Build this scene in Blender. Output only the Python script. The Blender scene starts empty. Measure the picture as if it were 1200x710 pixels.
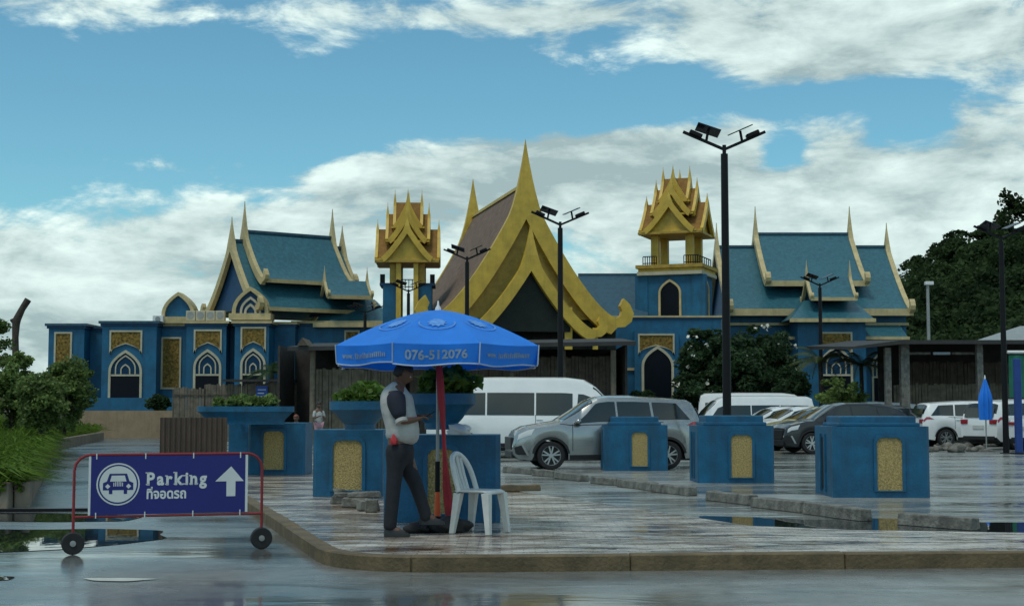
import bpy, bmesh, math, random
import numpy as np
from mathutils import Vector, Matrix
R = math.radians
random.seed(7)
rng = np.random.default_rng(7)
S = bpy.context.scene
COL = S.collection

# ---------------------------------------------------------------- camera
F, CX, CY, HY, EYE = 1700.0, 600.0, 355.0, 479.0, 1.40     # lens and horizon measured in the 1200x710 photograph
PITCH = math.atan((HY - CY) / F)
cam_data = bpy.data.cameras.new("camera")
cam_data.sensor_fit = 'HORIZONTAL'; cam_data.sensor_width = 36.0
cam_data.lens = 36.0 * F / 1200.0
cam_data.clip_start = 0.1; cam_data.clip_end = 6000
cam = bpy.data.objects.new("camera", cam_data); COL.objects.link(cam)
cam.location = (0, 0, EYE); cam.rotation_euler = (R(90) + PITCH, 0, 0)
S.camera = cam

# ---------------------------------------------------------------- sky, sun, exposure
SUN_EL, SUN_AZ = R(66), R(215)          # azimuth clockwise from +Y: high, behind the camera on the left
SKY_STRENGTH = 0.10
world = bpy.data.worlds.new("World"); S.world = world; world.use_nodes = True
def build_sky():
    nt = world.node_tree; N = nt.nodes; L = nt.links; N.clear()
    def n(t, **k):
        o = N.new(t)
        for a, b in k.items(): setattr(o, a, b)
        return o
    def val(x): return x
    def math_(op, a, b=None, c=None, clamp=False):
        m = n('ShaderNodeMath', operation=op); m.use_clamp = clamp
        for i, v in enumerate((a, b, c)):
            if v is None: continue
            if isinstance(v, (int, float)): m.inputs[i].default_value = v
            else: L.new(v, m.inputs[i])
        return m.outputs[0]
    def mixc(fac, a, b):
        m = n('ShaderNodeMix', data_type='RGBA')
        for i, v in ((0, fac), (6, a), (7, b)):
            if isinstance(v, (int, float)): m.inputs[i].default_value = v
            elif isinstance(v, tuple): m.inputs[i].default_value = v
            else: L.new(v, m.inputs[i])
        return m.outputs[2]
    tc = n('ShaderNodeTexCoord'); d = tc.outputs['Generated']
    sep = n('ShaderNodeSeparateXYZ'); L.new(d, sep.inputs[0]); x, y, z = sep.outputs
    az = math_('ARCTAN2', x, y)
    el = math_('ARCSINE', z)
    sky = n('ShaderNodeTexSky', sky_type='NISHITA'); sky.sun_disc = False
    sky.sun_elevation = SUN_EL; sky.sun_rotation = SUN_AZ
    sky.air_density = 1.0; sky.dust_density = 0.3; sky.ozone_density = 2.2
    # a deeper, slightly green blue, as the humid air of the photograph shows it
    tint = n('ShaderNodeMix', data_type='RGBA', blend_type='MULTIPLY'); tint.inputs[0].default_value = 1
    L.new(sky.outputs[0], tint.inputs[6]); tint.inputs[7].default_value = SKY_TINT
    # clouds: layered noise over the whole dome, stretched along the horizon
    def cl(scale, zst, detail, rough, off, dist=0.0):
        mp = n('ShaderNodeMapping'); L.new(d, mp.inputs[0])
        mp.inputs['Location'].default_value = off; mp.inputs['Scale'].default_value = (scale, scale, scale * zst)
        t = n('ShaderNodeTexNoise'); L.new(mp.outputs[0], t.inputs['Vector'])
        t.inputs['Scale'].default_value = 1; t.inputs['Detail'].default_value = detail
        t.inputs['Roughness'].default_value = rough; t.inputs['Distortion'].default_value = dist
        return t.outputs['Fac']
    n1 = cl(8.5, 2.4, 9, .60, (3.1, 1.7, .4), .4)
    n2 = cl(19.0, 3.0, 8, .62, (8.1, 4.7, 2.4), .3)
    n1u = cl(8.5, 2.4, 9, .60, (3.1, 1.7, .4 + .30), .4)
    n3 = cl(3.4, 3.2, 6, .55, (1.3, 9.2, 5.5), .2)
    cov = math_('ADD', math_('MULTIPLY', n1, .68), math_('MULTIPLY', n2, .32))
    # where this afternoon's cloud banks and gaps stand (azimuth and height of each)
    bias = CLOUD_BASE
    for (px, py, rx, ry, a) in CLOUDS:
        u0 = math.atan((px - 600) / F); v0 = math.atan((HY - py) / F)
        du = math_('DIVIDE', math_('SUBTRACT', az, u0), rx / F)
        dv = math_('DIVIDE', math_('SUBTRACT', el, v0), ry / F)
        r2 = math_('ADD', math_('MULTIPLY', du, du), math_('MULTIPLY', dv, dv))
        g = math_('MULTIPLY', math_('EXPONENT', math_('MULTIPLY', r2, -1.0)), a)
        bias = math_('ADD', g, bias)
    dens = math_('ADD', cov, bias)
    mr = n('ShaderNodeMapRange', interpolation_type='SMOOTHSTEP'); L.new(dens, mr.inputs[0])
    mr.inputs[1].default_value = .48; mr.inputs[2].default_value = .61
    mask = math_('MULTIPLY', mr.outputs[0], .97)
    # relief of the clouds: lit tops, grey bellies
    rel = math_('MULTIPLY', math_('SUBTRACT', n1, n1u), 2.2)
    lum = math_('ADD', math_('ADD', rel, .46), math_('ADD', math_('MULTIPLY', math_('SUBTRACT', n3, .5), 1.5), math_('MULTIPLY', math_('SUBTRACT', n2, .5), 1.8)), clamp=True)
    thin = n('ShaderNodeMapRange'); L.new(dens, thin.inputs[0])
    thin.inputs[1].default_value = .62; thin.inputs[2].default_value = .95
    thin.inputs[3].default_value = 1; thin.inputs[4].default_value = .7
    lum = math_('MULTIPLY', lum, thin.outputs[0])
    cc = mixc(lum, CLOUD_DARK, CLOUD_LIGHT)
    out = mixc(mask, tint.outputs[2], cc)
    bg = n('ShaderNodeBackground'); L.new(out, bg.inputs[0]); bg.inputs[1].default_value = SKY_STRENGTH
    wo = n('ShaderNodeOutputWorld'); L.new(bg.outputs[0], wo.inputs[0])
SKY_TINT = (.68, 1.10, 1.04, 1)
CLOUD_DARK = (3.4, 4.5, 4.6, 1); CLOUD_LIGHT = (8.2, 9.8, 9.3, 1)
CLOUD_BASE = .03
CLOUDS = [  # px, py, half-width, half-height, amount
    (260, 115, 420, 62, -.26), (700, 110, 210, 40, -.22), (60, 215, 150, 45, -.10), (120, 18, 260, 14, .05),
    (980, 55, 360, 46, .20), (620, 12, 220, 16, .10), (1040, 116, 90, 13, -.26), (1075, 150, 42, 22, -.22), (920, 178, 30, 24, -.24),
    (650, 215, 250, 55, .14), (1000, 260, 260, 90, .20), (120, 330, 260, 70, .16), (760, 165, 220, 18, .12), (400, 250, 140, 60, .06),
    (600, 445, 1e7, 75, .22), (230, 200, 70, 14, .10), (810, 225, 40, 16, -.12)]
build_sky()
sun_data = bpy.data.lights.new("sun", 'SUN'); sun_data.energy = 1.3; sun_data.angle = R(14); sun_data.color = (1.0, .95, .84)
sun = bpy.data.objects.new("sun", sun_data); COL.objects.link(sun)
_d = Vector((math.sin(SUN_AZ) * math.cos(SUN_EL), math.cos(SUN_AZ) * math.cos(SUN_EL), math.sin(SUN_EL)))
sun.rotation_euler = _d.to_track_quat('Z', 'Y').to_euler()
sun.location = (-20, -20, 40)
vs = S.view_settings
vs.view_transform = 'Standard'; vs.look = 'None'; vs.gamma = 1; vs.use_curve_mapping = False; vs.exposure = 0.12
S.render.engine = 'CYCLES'
S.cycles.max_bounces = 6; S.cycles.use_denoising = True

# ---------------------------------------------------------------- pixel to place
_c, _s = math.cos(PITCH), math.sin(PITCH)
def ray(px, py):
    a, b = (px - CX) / F, (CY - py) / F
    return Vector((a, _c - b * _s, _s + b * _c))
def P(px, py, Y):
    d = ray(px, py); t = Y / d.y
    return Vector((d.x * t, Y, EYE + d.z * t))
def G(px, py, z=0.0):
    d = ray(px, py); t = (z - EYE) / d.z
    return Vector((d.x * t, d.y * t, z))
def PXS(px, Y): return P(px, HY, Y).x
def PZ(py, Y): return P(CX, py, Y).z

# ---------------------------------------------------------------- materials
def mat(name, col, rough=.6, metal=0., var=.18, vscale=2.0, bump=0., bscale=30., spec=.5, streak=0., coat=0., hue=None):
    m = bpy.data.materials.new(name); m.use_nodes = True
    nt = m.node_tree; N = nt.nodes; L = nt.links
    b = N['Principled BSDF']; b.inputs['Roughness'].default_value = rough; b.inputs['Metallic'].default_value = metal
    b.inputs['Specular IOR Level'].default_value = spec; b.inputs['Coat Weight'].default_value = coat
    b.inputs['Coat Roughness'].default_value = .05
    geo = N.new('ShaderNodeNewGeometry')
    c = (*col[:3], 1)
    dark = tuple(v * (1 - var) for v in col[:3]) + (1,)
    light = tuple(min(1, v * (1 + var)) for v in (hue or col)[:3]) + (1,)
    t = N.new('ShaderNodeTexNoise'); t.inputs['Scale'].default_value = vscale; t.inputs['Detail'].default_value = 6
    t.inputs['Roughness'].default_value = .65
    L.new(geo.outputs['Position'], t.inputs['Vector'])
    mr = N.new('ShaderNodeMapRange'); mr.inputs[1].default_value = .3; mr.inputs[2].default_value = .7
    L.new(t.outputs['Fac'], mr.inputs[0])
    mx = N.new('ShaderNodeMix'); mx.data_type = 'RGBA'; L.new(mr.outputs[0], mx.inputs[0])
    mx.inputs[6].default_value = dark; mx.inputs[7].default_value = light
    out = mx.outputs[2]
    if streak:
        mp = N.new('ShaderNodeMapping'); mp.inputs['Scale'].default_value = (2.2, 2.2, .22); L.new(geo.outputs['Position'], mp.inputs[0])
        t2 = N.new('ShaderNodeTexNoise'); t2.inputs['Scale'].default_value = 1.6; t2.inputs['Detail'].default_value = 8; t2.inputs['Roughness'].default_value = .7
        L.new(mp.outputs[0], t2.inputs['Vector'])
        r2 = N.new('ShaderNodeMapRange'); r2.inputs[1].default_value = .5; r2.inputs[2].default_value = .72
        r2.inputs[4].default_value = streak; L.new(t2.outputs['Fac'], r2.inputs[0])
        m2 = N.new('ShaderNodeMix'); m2.data_type = 'RGBA'; L.new(r2.outputs[0], m2.inputs[0]); L.new(out, m2.inputs[6])
        m2.inputs[7].default_value = tuple(v * .35 + .012 for v in col[:3]) + (1,)
        out = m2.outputs[2]
    L.new(out, b.inputs['Base Color'])
    if bump:
        t3 = N.new('ShaderNodeTexNoise'); t3.inputs['Scale'].default_value = bscale; t3.inputs['Detail'].default_value = 5
        L.new(geo.outputs['Position'], t3.inputs['Vector'])
        bp = N.new('ShaderNodeBump'); bp.inputs['Strength'].default_value = bump; bp.inputs['Distance'].default_value = .02
        L.new(t3.outputs['Fac'], bp.inputs['Height']); L.new(bp.outputs[0], b.inputs['Normal'])
    return m

def wet(name, dark, light, r0, r1, scale=(.5, .5, .5), bump=.12, bscale=45., lo=.38, hi=.62, dirt_and_dull=None, wave=0., wscale=(.7, 1.6, 1), joints=False):
    """ground that is wet in patches: smooth where water lies, rougher and paler where it has dried; some pale tones carry painted sky sheen"""
    m = bpy.data.materials.new(name); m.use_nodes = True
    nt = m.node_tree; N = nt.nodes; L = nt.links; b = N['Principled BSDF']
    geo = N.new('ShaderNodeNewGeometry')
    def noise(sc, detail=6, rough=.6):
        mp = N.new('ShaderNodeMapping'); mp.inputs['Scale'].default_value = sc; L.new(geo.outputs['Position'], mp.inputs[0])
        t = N.new('ShaderNodeTexNoise'); t.inputs['Scale'].default_value = 1; t.inputs['Detail'].default_value = detail
        t.inputs['Roughness'].default_value = rough; t.inputs['Distortion'].default_value = .4
        L.new(mp.outputs[0], t.inputs['Vector']); return t.outputs['Fac']
    def rng_(v, a, b_, c, d):
        r = N.new('ShaderNodeMapRange'); L.new(v, r.inputs[0])
        for i, q in enumerate((a, b_, c, d)): r.inputs[i + 1].default_value = q
        return r.outputs[0]
    w = noise(scale)
    f = rng_(w, lo, hi, 0, 1)
    L.new(rng_(f, 0, 1, r0, r1), b.inputs['Roughness'])
    fine = noise((3.1, 3.1, 3.1), 8, .7)
    mx = N.new('ShaderNodeMix'); mx.data_type = 'RGBA'; L.new(f, mx.inputs[0])
    mx.inputs[6].default_value = (*dark, 1); mx.inputs[7].default_value = (*light, 1)
    m2 = N.new('ShaderNodeMix'); m2.data_type = 'RGBA'; m2.blend_type = 'MULTIPLY'; m2.inputs[0].default_value = 1
    L.new(mx.outputs[2], m2.inputs[6])
    cr = N.new('ShaderNodeCombineColor')
    ff = rng_(fine, .3, .7, .65, 1.3)
    for i in range(3): L.new(ff, cr.inputs[i])
    L.new(cr.outputs[0], m2.inputs[7]); out = m2.outputs[2]
    if dirt_and_dull:  # brown streaks: stains, and dull gaps between the painted sheen
        dn = rng_(noise((.55, 1.7, 1), 10, .76), .49, .60, 0, .94)
        m3 = N.new('ShaderNodeMix'); m3.data_type = 'RGBA'; L.new(dn, m3.inputs[0]); L.new(out, m3.inputs[6])
        m3.inputs[7].default_value = (*dirt_and_dull, 1); out = m3.outputs[2]
    if joints:   # small pavers, far too fine to tell apart from here
        br = N.new('ShaderNodeTexBrick'); L.new(geo.outputs['Position'], br.inputs['Vector']); br.inputs['Scale'].default_value = 1
        br.inputs['Brick Width'].default_value = .21; br.inputs['Row Height'].default_value = .105; br.inputs['Mortar Size'].default_value = .006
        br.inputs['Color1'].default_value = (1, 1, 1, 1); br.inputs['Color2'].default_value = (.62, .58, .55, 1); br.inputs['Mortar'].default_value = (.3, .28, .25, 1)
        m4 = N.new('ShaderNodeMix'); m4.data_type = 'RGBA'; m4.blend_type = 'MULTIPLY'; m4.inputs[0].default_value = .8
        L.new(out, m4.inputs[6]); L.new(br.outputs['Color'], m4.inputs[7]); out = m4.outputs[2]
    L.new(out, b.inputs['Base Color'])
    t3 = N.new('ShaderNodeTexNoise'); t3.inputs['Scale'].default_value = bscale; t3.inputs['Detail'].default_value = 4
    L.new(geo.outputs['Position'], t3.inputs['Vector'])
    bp = N.new('ShaderNodeBump'); bp.inputs['Distance'].default_value = .01
    L.new(rng_(f, 0, 1, bump * .1, bump), bp.inputs['Strength'])
    L.new(t3.outputs['Fac'], bp.inputs['Height'])
    if wave:   # slow unevenness of the laid surface
        b2 = N.new('ShaderNodeBump'); b2.inputs['Strength'].default_value = wave; b2.inputs['Distance'].default_value = .06
        L.new(noise(wscale, 3, .5), b2.inputs['Height']); L.new(b2.outputs[0], bp.inputs['Normal'])
    L.new(bp.outputs[0], b.inputs['Normal'])
    b.inputs['IOR'].default_value = 1.45
    return m

M = {}
M['asphalt'] = wet('wet_asphalt', (.115, .120, .115), (.175, .180, .172), .10, .34, (.20, .55, .5), .05, 60, wave=.22)  # base lifted so the colour carries some wet sky sheen
M['drive'] = wet('drive_asphalt', (.075, .080, .080), (.12, .126, .122), .18, .40, (.3, .3, .3), .08, 60, wave=.3)
M['lot'] = wet('lot_concrete', (.15, .16, .15), (.26, .27, .25), .06, .34, (.20, .5, .3), .08, 50, wave=.9)
M['paving'] = wet('wet_paving', (.34, .29, .235), (.58, .53, .46), .05, .30, (.8, 2.0, 1), .25, 16, .38, .60, dirt_and_dull=(.13, .066, .028), wave=1.0, wscale=(1.1, 3.0, 1), joints=True)  # pale base paints sky sheen into the colour; brown adds stains and dull gaps
M['kerb'] = mat('kerb_concrete', (.125, .088, .042), .7, var=.4, vscale=4, bump=.5, streak=.6)
M['conc'] = mat('old_concrete', (.15, .145, .125), .75, var=.6, vscale=7, bump=.8, streak=1.0)
M['earth'] = mat('terrace_earth', (.10, .09, .06), .9, var=.3)
M['tanwall'] = mat('tan_wall', (.30, .215, .13), .8, var=.2, streak=.4)
M['bedwall'] = mat('bed_wall', (.25, .20, .15), .8, var=.3, streak=.6, bump=.4)
M['blue'] = mat('blue_wall', (.004, .102, .205), .6, var=.28, vscale=1.2, streak=.65)
M['blue2'] = mat('blue_block', (.002, .092, .188), .5, var=.32, vscale=3, streak=.65, bump=.25, bscale=25)
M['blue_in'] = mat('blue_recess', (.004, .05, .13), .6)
M['teal'] = mat('teal_tiles', (.028, .115, .150), .35, var=.3, vscale=5, bump=.6, bscale=9, streak=.3)
M['roof_dk'] = mat('dark_teal_tiles', (.018, .07, .11), .4, var=.3, vscale=4, bump=.4, bscale=9)
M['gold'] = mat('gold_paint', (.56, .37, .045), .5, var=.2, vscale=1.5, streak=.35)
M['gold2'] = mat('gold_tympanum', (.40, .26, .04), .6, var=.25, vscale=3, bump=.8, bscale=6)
M['cream'] = mat('cream_gold_trim', (.50, .40, .20), .6, var=.2, streak=.35)
M['trim'] = mat('pale_trim', (.46, .42, .30), .6, var=.15)
M['relief'] = mat('gilt_relief', (.075, .046, .010), .6, var=.9, vscale=7, bump=1, bscale=7, hue=(.19, .12, .025), spec=.25)
M['brownroof'] = mat('brown_roof', (.175, .120, .088), .8, spec=.2, var=.3, vscale=3, bump=.5, bscale=8, streak=.4)
M['redroof'] = mat('red_brown_roof', (.24, .125, .035), .7, spec=.15, var=.25, vscale=4, bump=.4, bscale=10)
M['darkwin'] = mat('dark_glass', (.003, .005, .010), .3, var=.2, spec=.15)
M['bluewin'] = mat('blue_window', (.004, .036, .085), .4, var=.2, spec=.2)
M['hallglass'] = mat('hall_glass', (.014, .018, .015), .45, var=.3, spec=.2)
M['wood'] = mat('weathered_wood', (.085, .068, .05), .85, var=.45, vscale=3, streak=.5)
M['bamboo'] = mat('grey_bamboo', (.15, .125, .09), .85, var=.45, vscale=3, streak=.5)
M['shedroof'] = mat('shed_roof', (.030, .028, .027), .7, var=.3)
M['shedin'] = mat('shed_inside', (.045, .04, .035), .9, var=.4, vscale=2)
M['blackmetal'] = mat('black_metal', (.007, .007, .009), .5, var=.15, spec=.2)
M['panel_pv'] = mat('solar_panel', (.010, .013, .022), .25, var=.1)
M['greymetal'] = mat('grey_metal', (.30, .31, .30), .45, metal=.3)
M['white'] = mat('white_paint', (.72, .72, .70), .5, var=.06)
M['plastic'] = mat('white_plastic', (.60, .60, .57), .35, var=.08, vscale=8)
M['gravel'] = mat('gold_pebble', (.36, .25, .09), .75, var=.55, vscale=45, bump=1, bscale=70, hue=(.42, .31, .12))
M['brownsheet'] = mat('brown_sheet', (.085, .058, .042), .6, var=.2, streak=.4)
M['leaf'] = mat('leaf', (.10, .155, .05), .6, var=.5, vscale=1.6, hue=(.14, .205, .055), spec=.25)
M['leaf_dk'] = mat('leaf_dark', (.034, .066, .026), .65, var=.5, vscale=1.0, spec=.2)
M['leaf_lt'] = mat('leaf_light', (.10, .18, .024), .6, var=.4, vscale=2)
M['leaf_hill'] = mat('leaf_hill', (.026, .046, .020), .8, var=.6, vscale=.12, hue=(.040, .066, .024), spec=.1)
M['leaf_palm'] = mat('leaf_palm', (.07, .10, .03), .5, var=.4)
M['grass'] = mat('grass', (.075, .135, .018), .7, var=.45, vscale=1.5, hue=(.10, .165, .02), spec=.15)
def see_through(m, k):   # thin leaves and cloth let some light through
    nt = m.node_tree; b = nt.nodes['Principled BSDF']; o = nt.nodes['Material Output']
    t = nt.nodes.new('ShaderNodeBsdfTranslucent'); x = nt.nodes.new('ShaderNodeMixShader'); x.inputs[0].default_value = k
    nt.links.new(b.inputs['Base Color'].links[0].from_socket, t.inputs['Color'])
    nt.links.new(b.outputs[0], x.inputs[1]); nt.links.new(t.outputs[0], x.inputs[2]); nt.links.new(x.outputs[0], o.inputs['Surface'])
for q in ('leaf', 'leaf_dk', 'leaf_lt', 'leaf_hill', 'leaf_palm', 'grass'): see_through(M[q], .35)
M['bark'] = mat('bark', (.055, .042, .032), .9, var=.4, vscale=5, bump=.8)
M['petal'] = mat('petal', (.75, .72, .62), .6, var=.1)

# ---------------------------------------------------------------- builders
def tag(o, label=None, cat=None, group=None, kind=None):
    if label: o['label'] = label
    if cat: o['category'] = cat
    if group: o['group'] = group
    if kind: o['kind'] = kind
    return o
def thing(name, label, cat, loc=(0, 0, 0), rz=0., group=None):
    o = bpy.data.objects.new(name, None); COL.objects.link(o)
    o.location = loc; o.rotation_euler = (0, 0, rz); o.empty_display_size = .3
    return tag(o, label, cat, group)
def root_off(p):
    v = Vector((0, 0, 0))
    while p is not None:
        v = v + Vector(p.location); p = p.parent
    return v
class MB:
    def __init__(self): self.v = []; self.f = []
    def add(self, vs, fs):
        n = len(self.v); self.v += [tuple(p) for p in vs]; self.f += [tuple(i + n for i in q) for q in fs]; return self
    def bx(self, x0, x1, y0, y1, z0, z1):
        return self.add([(x0,y0,z0),(x1,y0,z0),(x1,y1,z0),(x0,y1,z0),(x0,y0,z1),(x1,y0,z1),(x1,y1,z1),(x0,y1,z1)],
            [(3,2,1,0),(4,5,6,7),(0,1,5,4),(1,2,6,5),(2,3,7,6),(3,0,4,7)])
    def obox(self, c, ux, sx, sy, sz, uz=(0,0,1)):
        """box centred at c, long axis ux"""
        c = Vector(c); ux = Vector(ux).normalized(); uz = Vector(uz); uy = uz.cross(ux).normalized(); uz = ux.cross(uy)
        p = [c + ux*(a*sx/2) + uy*(b*sy/2) + uz*(d*sz/2) for d in (-1,1) for a,b in ((-1,-1),(1,-1),(1,1),(-1,1))]
        return self.add(p, [(3,2,1,0),(4,5,6,7),(0,1,5,4),(1,2,6,5),(2,3,7,6),(3,0,4,7)])
    def prism(self, poly, fn, t0, t1):
        """poly: 2-D outline, fn(a, b, t) -> point"""
        n = len(poly)
        p = [fn(a, b, t0) for a, b in poly] + [fn(a, b, t1) for a, b in poly]
        return self.add(p, [tuple(range(n))[::-1], tuple(range(n, 2*n))] + [(i, (i+1) % n, n+(i+1) % n, n+i) for i in range(n)])
    def cyl(self, p0, p1, r0, r1=None, n=12, caps=True):
        r1 = r0 if r1 is None else r1
        p0, p1 = Vector(p0), Vector(p1); d = (p1-p0).normalized()
        a = d.orthogonal().normalized(); b = d.cross(a)
        vs = [p + (a*math.cos(2*math.pi*i/n) + b*math.sin(2*math.pi*i/n))*r for p, r in ((p0,r0),(p1,r1)) for i in range(n)]
        fs = [(i, (i+1) % n, n+(i+1) % n, n+i) for i in range(n)]
        if caps: fs += [tuple(range(n))[::-1], tuple(range(n, 2*n))]
        return self.add(vs, fs)
    def tube(self, pts, r, n=8, caps=True):
        pts = [Vector(p) for p in pts]; rs = r if isinstance(r, (list, tuple)) else [r]*len(pts)
        vs = []; prev = None
        for i, p in enumerate(pts):
            d = (pts[min(i+1, len(pts)-1)] - pts[max(i-1, 0)]).normalized()
            a = d.orthogonal().normalized() if prev is None else (prev - d*prev.dot(d)).normalized()
            prev = a; b = d.cross(a)
            vs += [p + (a*math.cos(2*math.pi*k/n) + b*math.sin(2*math.pi*k/n))*rs[i] for k in range(n)]
        fs = [(i*n+k, i*n+(k+1) % n, (i+1)*n+(k+1) % n, (i+1)*n+k) for i in range(len(pts)-1) for k in range(n)]
        if caps: fs += [tuple(range(n))[::-1], tuple(range((len(pts)-1)*n, len(pts)*n))]
        return self.add(vs, fs)
    def lathe(self, prof, n=24, c=(0,0,0), axis='z', sy=1.):
        vs = []
        for r, h in prof:
            for k in range(n):
                a = 2*math.pi*k/n; p = (r*math.cos(a), r*math.sin(a)*sy, h)
                if axis == 'y': p = (p[0], h, p[1])
                vs.append((p[0]+c[0], p[1]+c[1], p[2]+c[2]))
        fs = [(i*n+k, i*n+(k+1) % n, (i+1)*n+(k+1) % n, (i+1)*n+k) for i in range(len(prof)-1) for k in range(n)]
        return self.add(vs, fs)
    def grid(self, rows):
        m = len(rows[0])
        return self.add([p for r in rows for p in r], [(i*m+j, i*m+j+1, (i+1)*m+j+1, (i+1)*m+j) for i in range(len(rows)-1) for j in range(m-1)])
    def mesh(self, name, smooth=False, bevel=0., world_off=None, fix=True, seg=2):
        me = bpy.data.meshes.new(name)
        v = self.v if world_off is None else [(a-world_off.x, b-world_off.y, c-world_off.z) for a, b, c in self.v]
        me.from_pydata(v, [], self.f)
        if fix or bevel:
            bm = bmesh.new(); bm.from_mesh(me)
            if bevel:
                bmesh.ops.remove_doubles(bm, verts=bm.verts, dist=1e-5)
                ed = [e for e in bm.edges if len(e.link_faces) == 2 and e.calc_face_angle(0) > .5]
                bmesh.ops.bevel(bm, geom=ed, offset=bevel, segments=seg, affect='EDGES', profile=.6)
            bmesh.ops.recalc_face_normals(bm, faces=bm.faces)
            bm.to_mesh(me); bm.free()
        if smooth:
            me.shade_smooth()
            if smooth != 'all': me.set_sharp_from_angle(angle=R(38))
        return me
    def build(self, name, m, parent=None, world=True, kind=None, **k):
        off = root_off(parent) if (world and parent is not None) else None
        return link(name, self.mesh(name, world_off=off, **k), m, parent, kind)
def link(name, me, m, parent=None, kind=None):
    o = bpy.data.objects.new(name, me)
    if m is not None and not me.materials: me.materials.append(M[m] if isinstance(m, str) else m)
    COL.objects.link(o); o.parent = parent
    if kind: o['kind'] = kind
    return o
def copy_tree(o, parent=None):
    c = o.copy(); COL.objects.link(c); c.parent = parent
    for ch in o.children: copy_tree(ch, c)
    return c
def pbox(parent, name, m, x0, x1, yt, yb, Yf, Yb, **k):
    """upright box whose front face fills a pixel rectangle at depth Yf"""
    return MB().bx(PXS(x0, Yf), PXS(x1, Yf), Yf, Yb, PZ(yb, Yf), PZ(yt, Yf)).build(name, m, parent, **k)
def XZ(Y):   # outline in x, z; thickness along y
    return lambda a, b, t: (a, Y + t, b)

def arch(cx, hw, zb, zt, rise=None, n=8):
    rise = rise or hw*1.35; zs = zt - rise
    r = [(cx+hw, zb)] + [(cx + hw*(1-(i/n)**1.9), zs + rise*(i/n)**.82) for i in range(n+1)]
    l = [(2*cx - a, b) for a, b in r[:-1]][::-1]
    return r + l
def ring(outer, inner): return outer + inner[::-1]
def arch_window(parent, x0, x1, yt, yb, Y, tr=.13, glass='bluewin', tracery=True):
    """pointed window: frame, pane and tracery"""
    X0, X1, Z0, Z1 = PXS(x0, Y), PXS(x1, Y), PZ(yb, Y), PZ(yt, Y); cx, hw = (X0+X1)/2, (X1-X0)/2
    w = MB().prism(ring(arch(cx, hw, Z0, Z1), arch(cx, hw-tr, Z0, Z1-tr*1.3)), XZ(Y), -.10, .05).build('window', 'trim', parent)
    MB().prism(arch(cx, hw-tr*.9, Z0+.01, Z1-tr), XZ(Y), -.02, .04).build('pane', glass, w)
    if tracery:
        zt = Z0 + (Z1-Z0)*.47
        MB().bx(cx-hw+tr*.8, cx+hw-tr*.8, Y-.07, Y-.005, zt-.05, zt+.05).build('transom', 'trim', w)
        for k, q in ((.62, .80), (.3, .45)):
            h = (Z1-Z0)*.53
            MB().prism(ring(arch(cx, hw*k, zt+.06, zt+h*q), arch(cx, hw*k-.07, zt+.06, zt+h*q-.09)), XZ(Y), -.06, -.025).build('tracery', 'trim', w)
        MB().bx(cx-hw+tr, cx+hw-tr, Y-.04, Y-.022, Z0+.02, zt-.06).build('lower_pane', 'darkwin', w)
    return w
def gold_panel(parent, x0, x1, yt, yb, Y, tr=.10, archy=None):
    X0, X1, Z0, Z1 = PXS(x0, Y), PXS(x1, Y), PZ(yb, Y), PZ(yt, Y)
    if archy is None:
        o = [(X0,Z0),(X1,Z0),(X1,Z1),(X0,Z1)]; i = [(X0+tr,Z0+tr),(X1-tr,Z0+tr),(X1-tr,Z1-tr),(X0+tr,Z1-tr)]
    else:
        za = PZ(archy, Y); n = 6; cx = (X0+X1)/2; hw = (X1-X0)/2
        def low(d):
            r = [(cx + (hw-d)*(1-(k/n)**1.9), Z0 + d*.6 + (za-Z0)*(k/n)**.82) for k in range(n+1)]
            return [(2*cx-a, b) for a, b in r[:-1]] + r[::-1]
        o = low(0) + [(X1,Z1),(X0,Z1)]; i = low(tr) + [(X1-tr,Z1-tr),(X0+tr,Z1-tr)]
    p = MB().prism(i, XZ(Y), -.03, .03).build('gilt_panel', 'relief', parent)
    nv = len(o); b = MB()
    vs = [(a, Y-.08, z) for a, z in o] + [(a, Y-.08, z) for a, z in i] + [(a, Y+.04, z) for a, z in o] + [(a, Y+.04, z) for a, z in i]
    fs = []
    for k in range(nv):
        j = (k+1) % nv
        fs += [(k, j, nv+j, nv+k), (2*nv+j, 2*nv+k, 3*nv+k, 3*nv+j), (j, k, 2*nv+k, 2*nv+j), (nv+k, nv+j, 3*nv+j, 3*nv+k)]
    b.add(vs, fs); b.build('panel_frame', 'trim', p)
    return p

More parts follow.
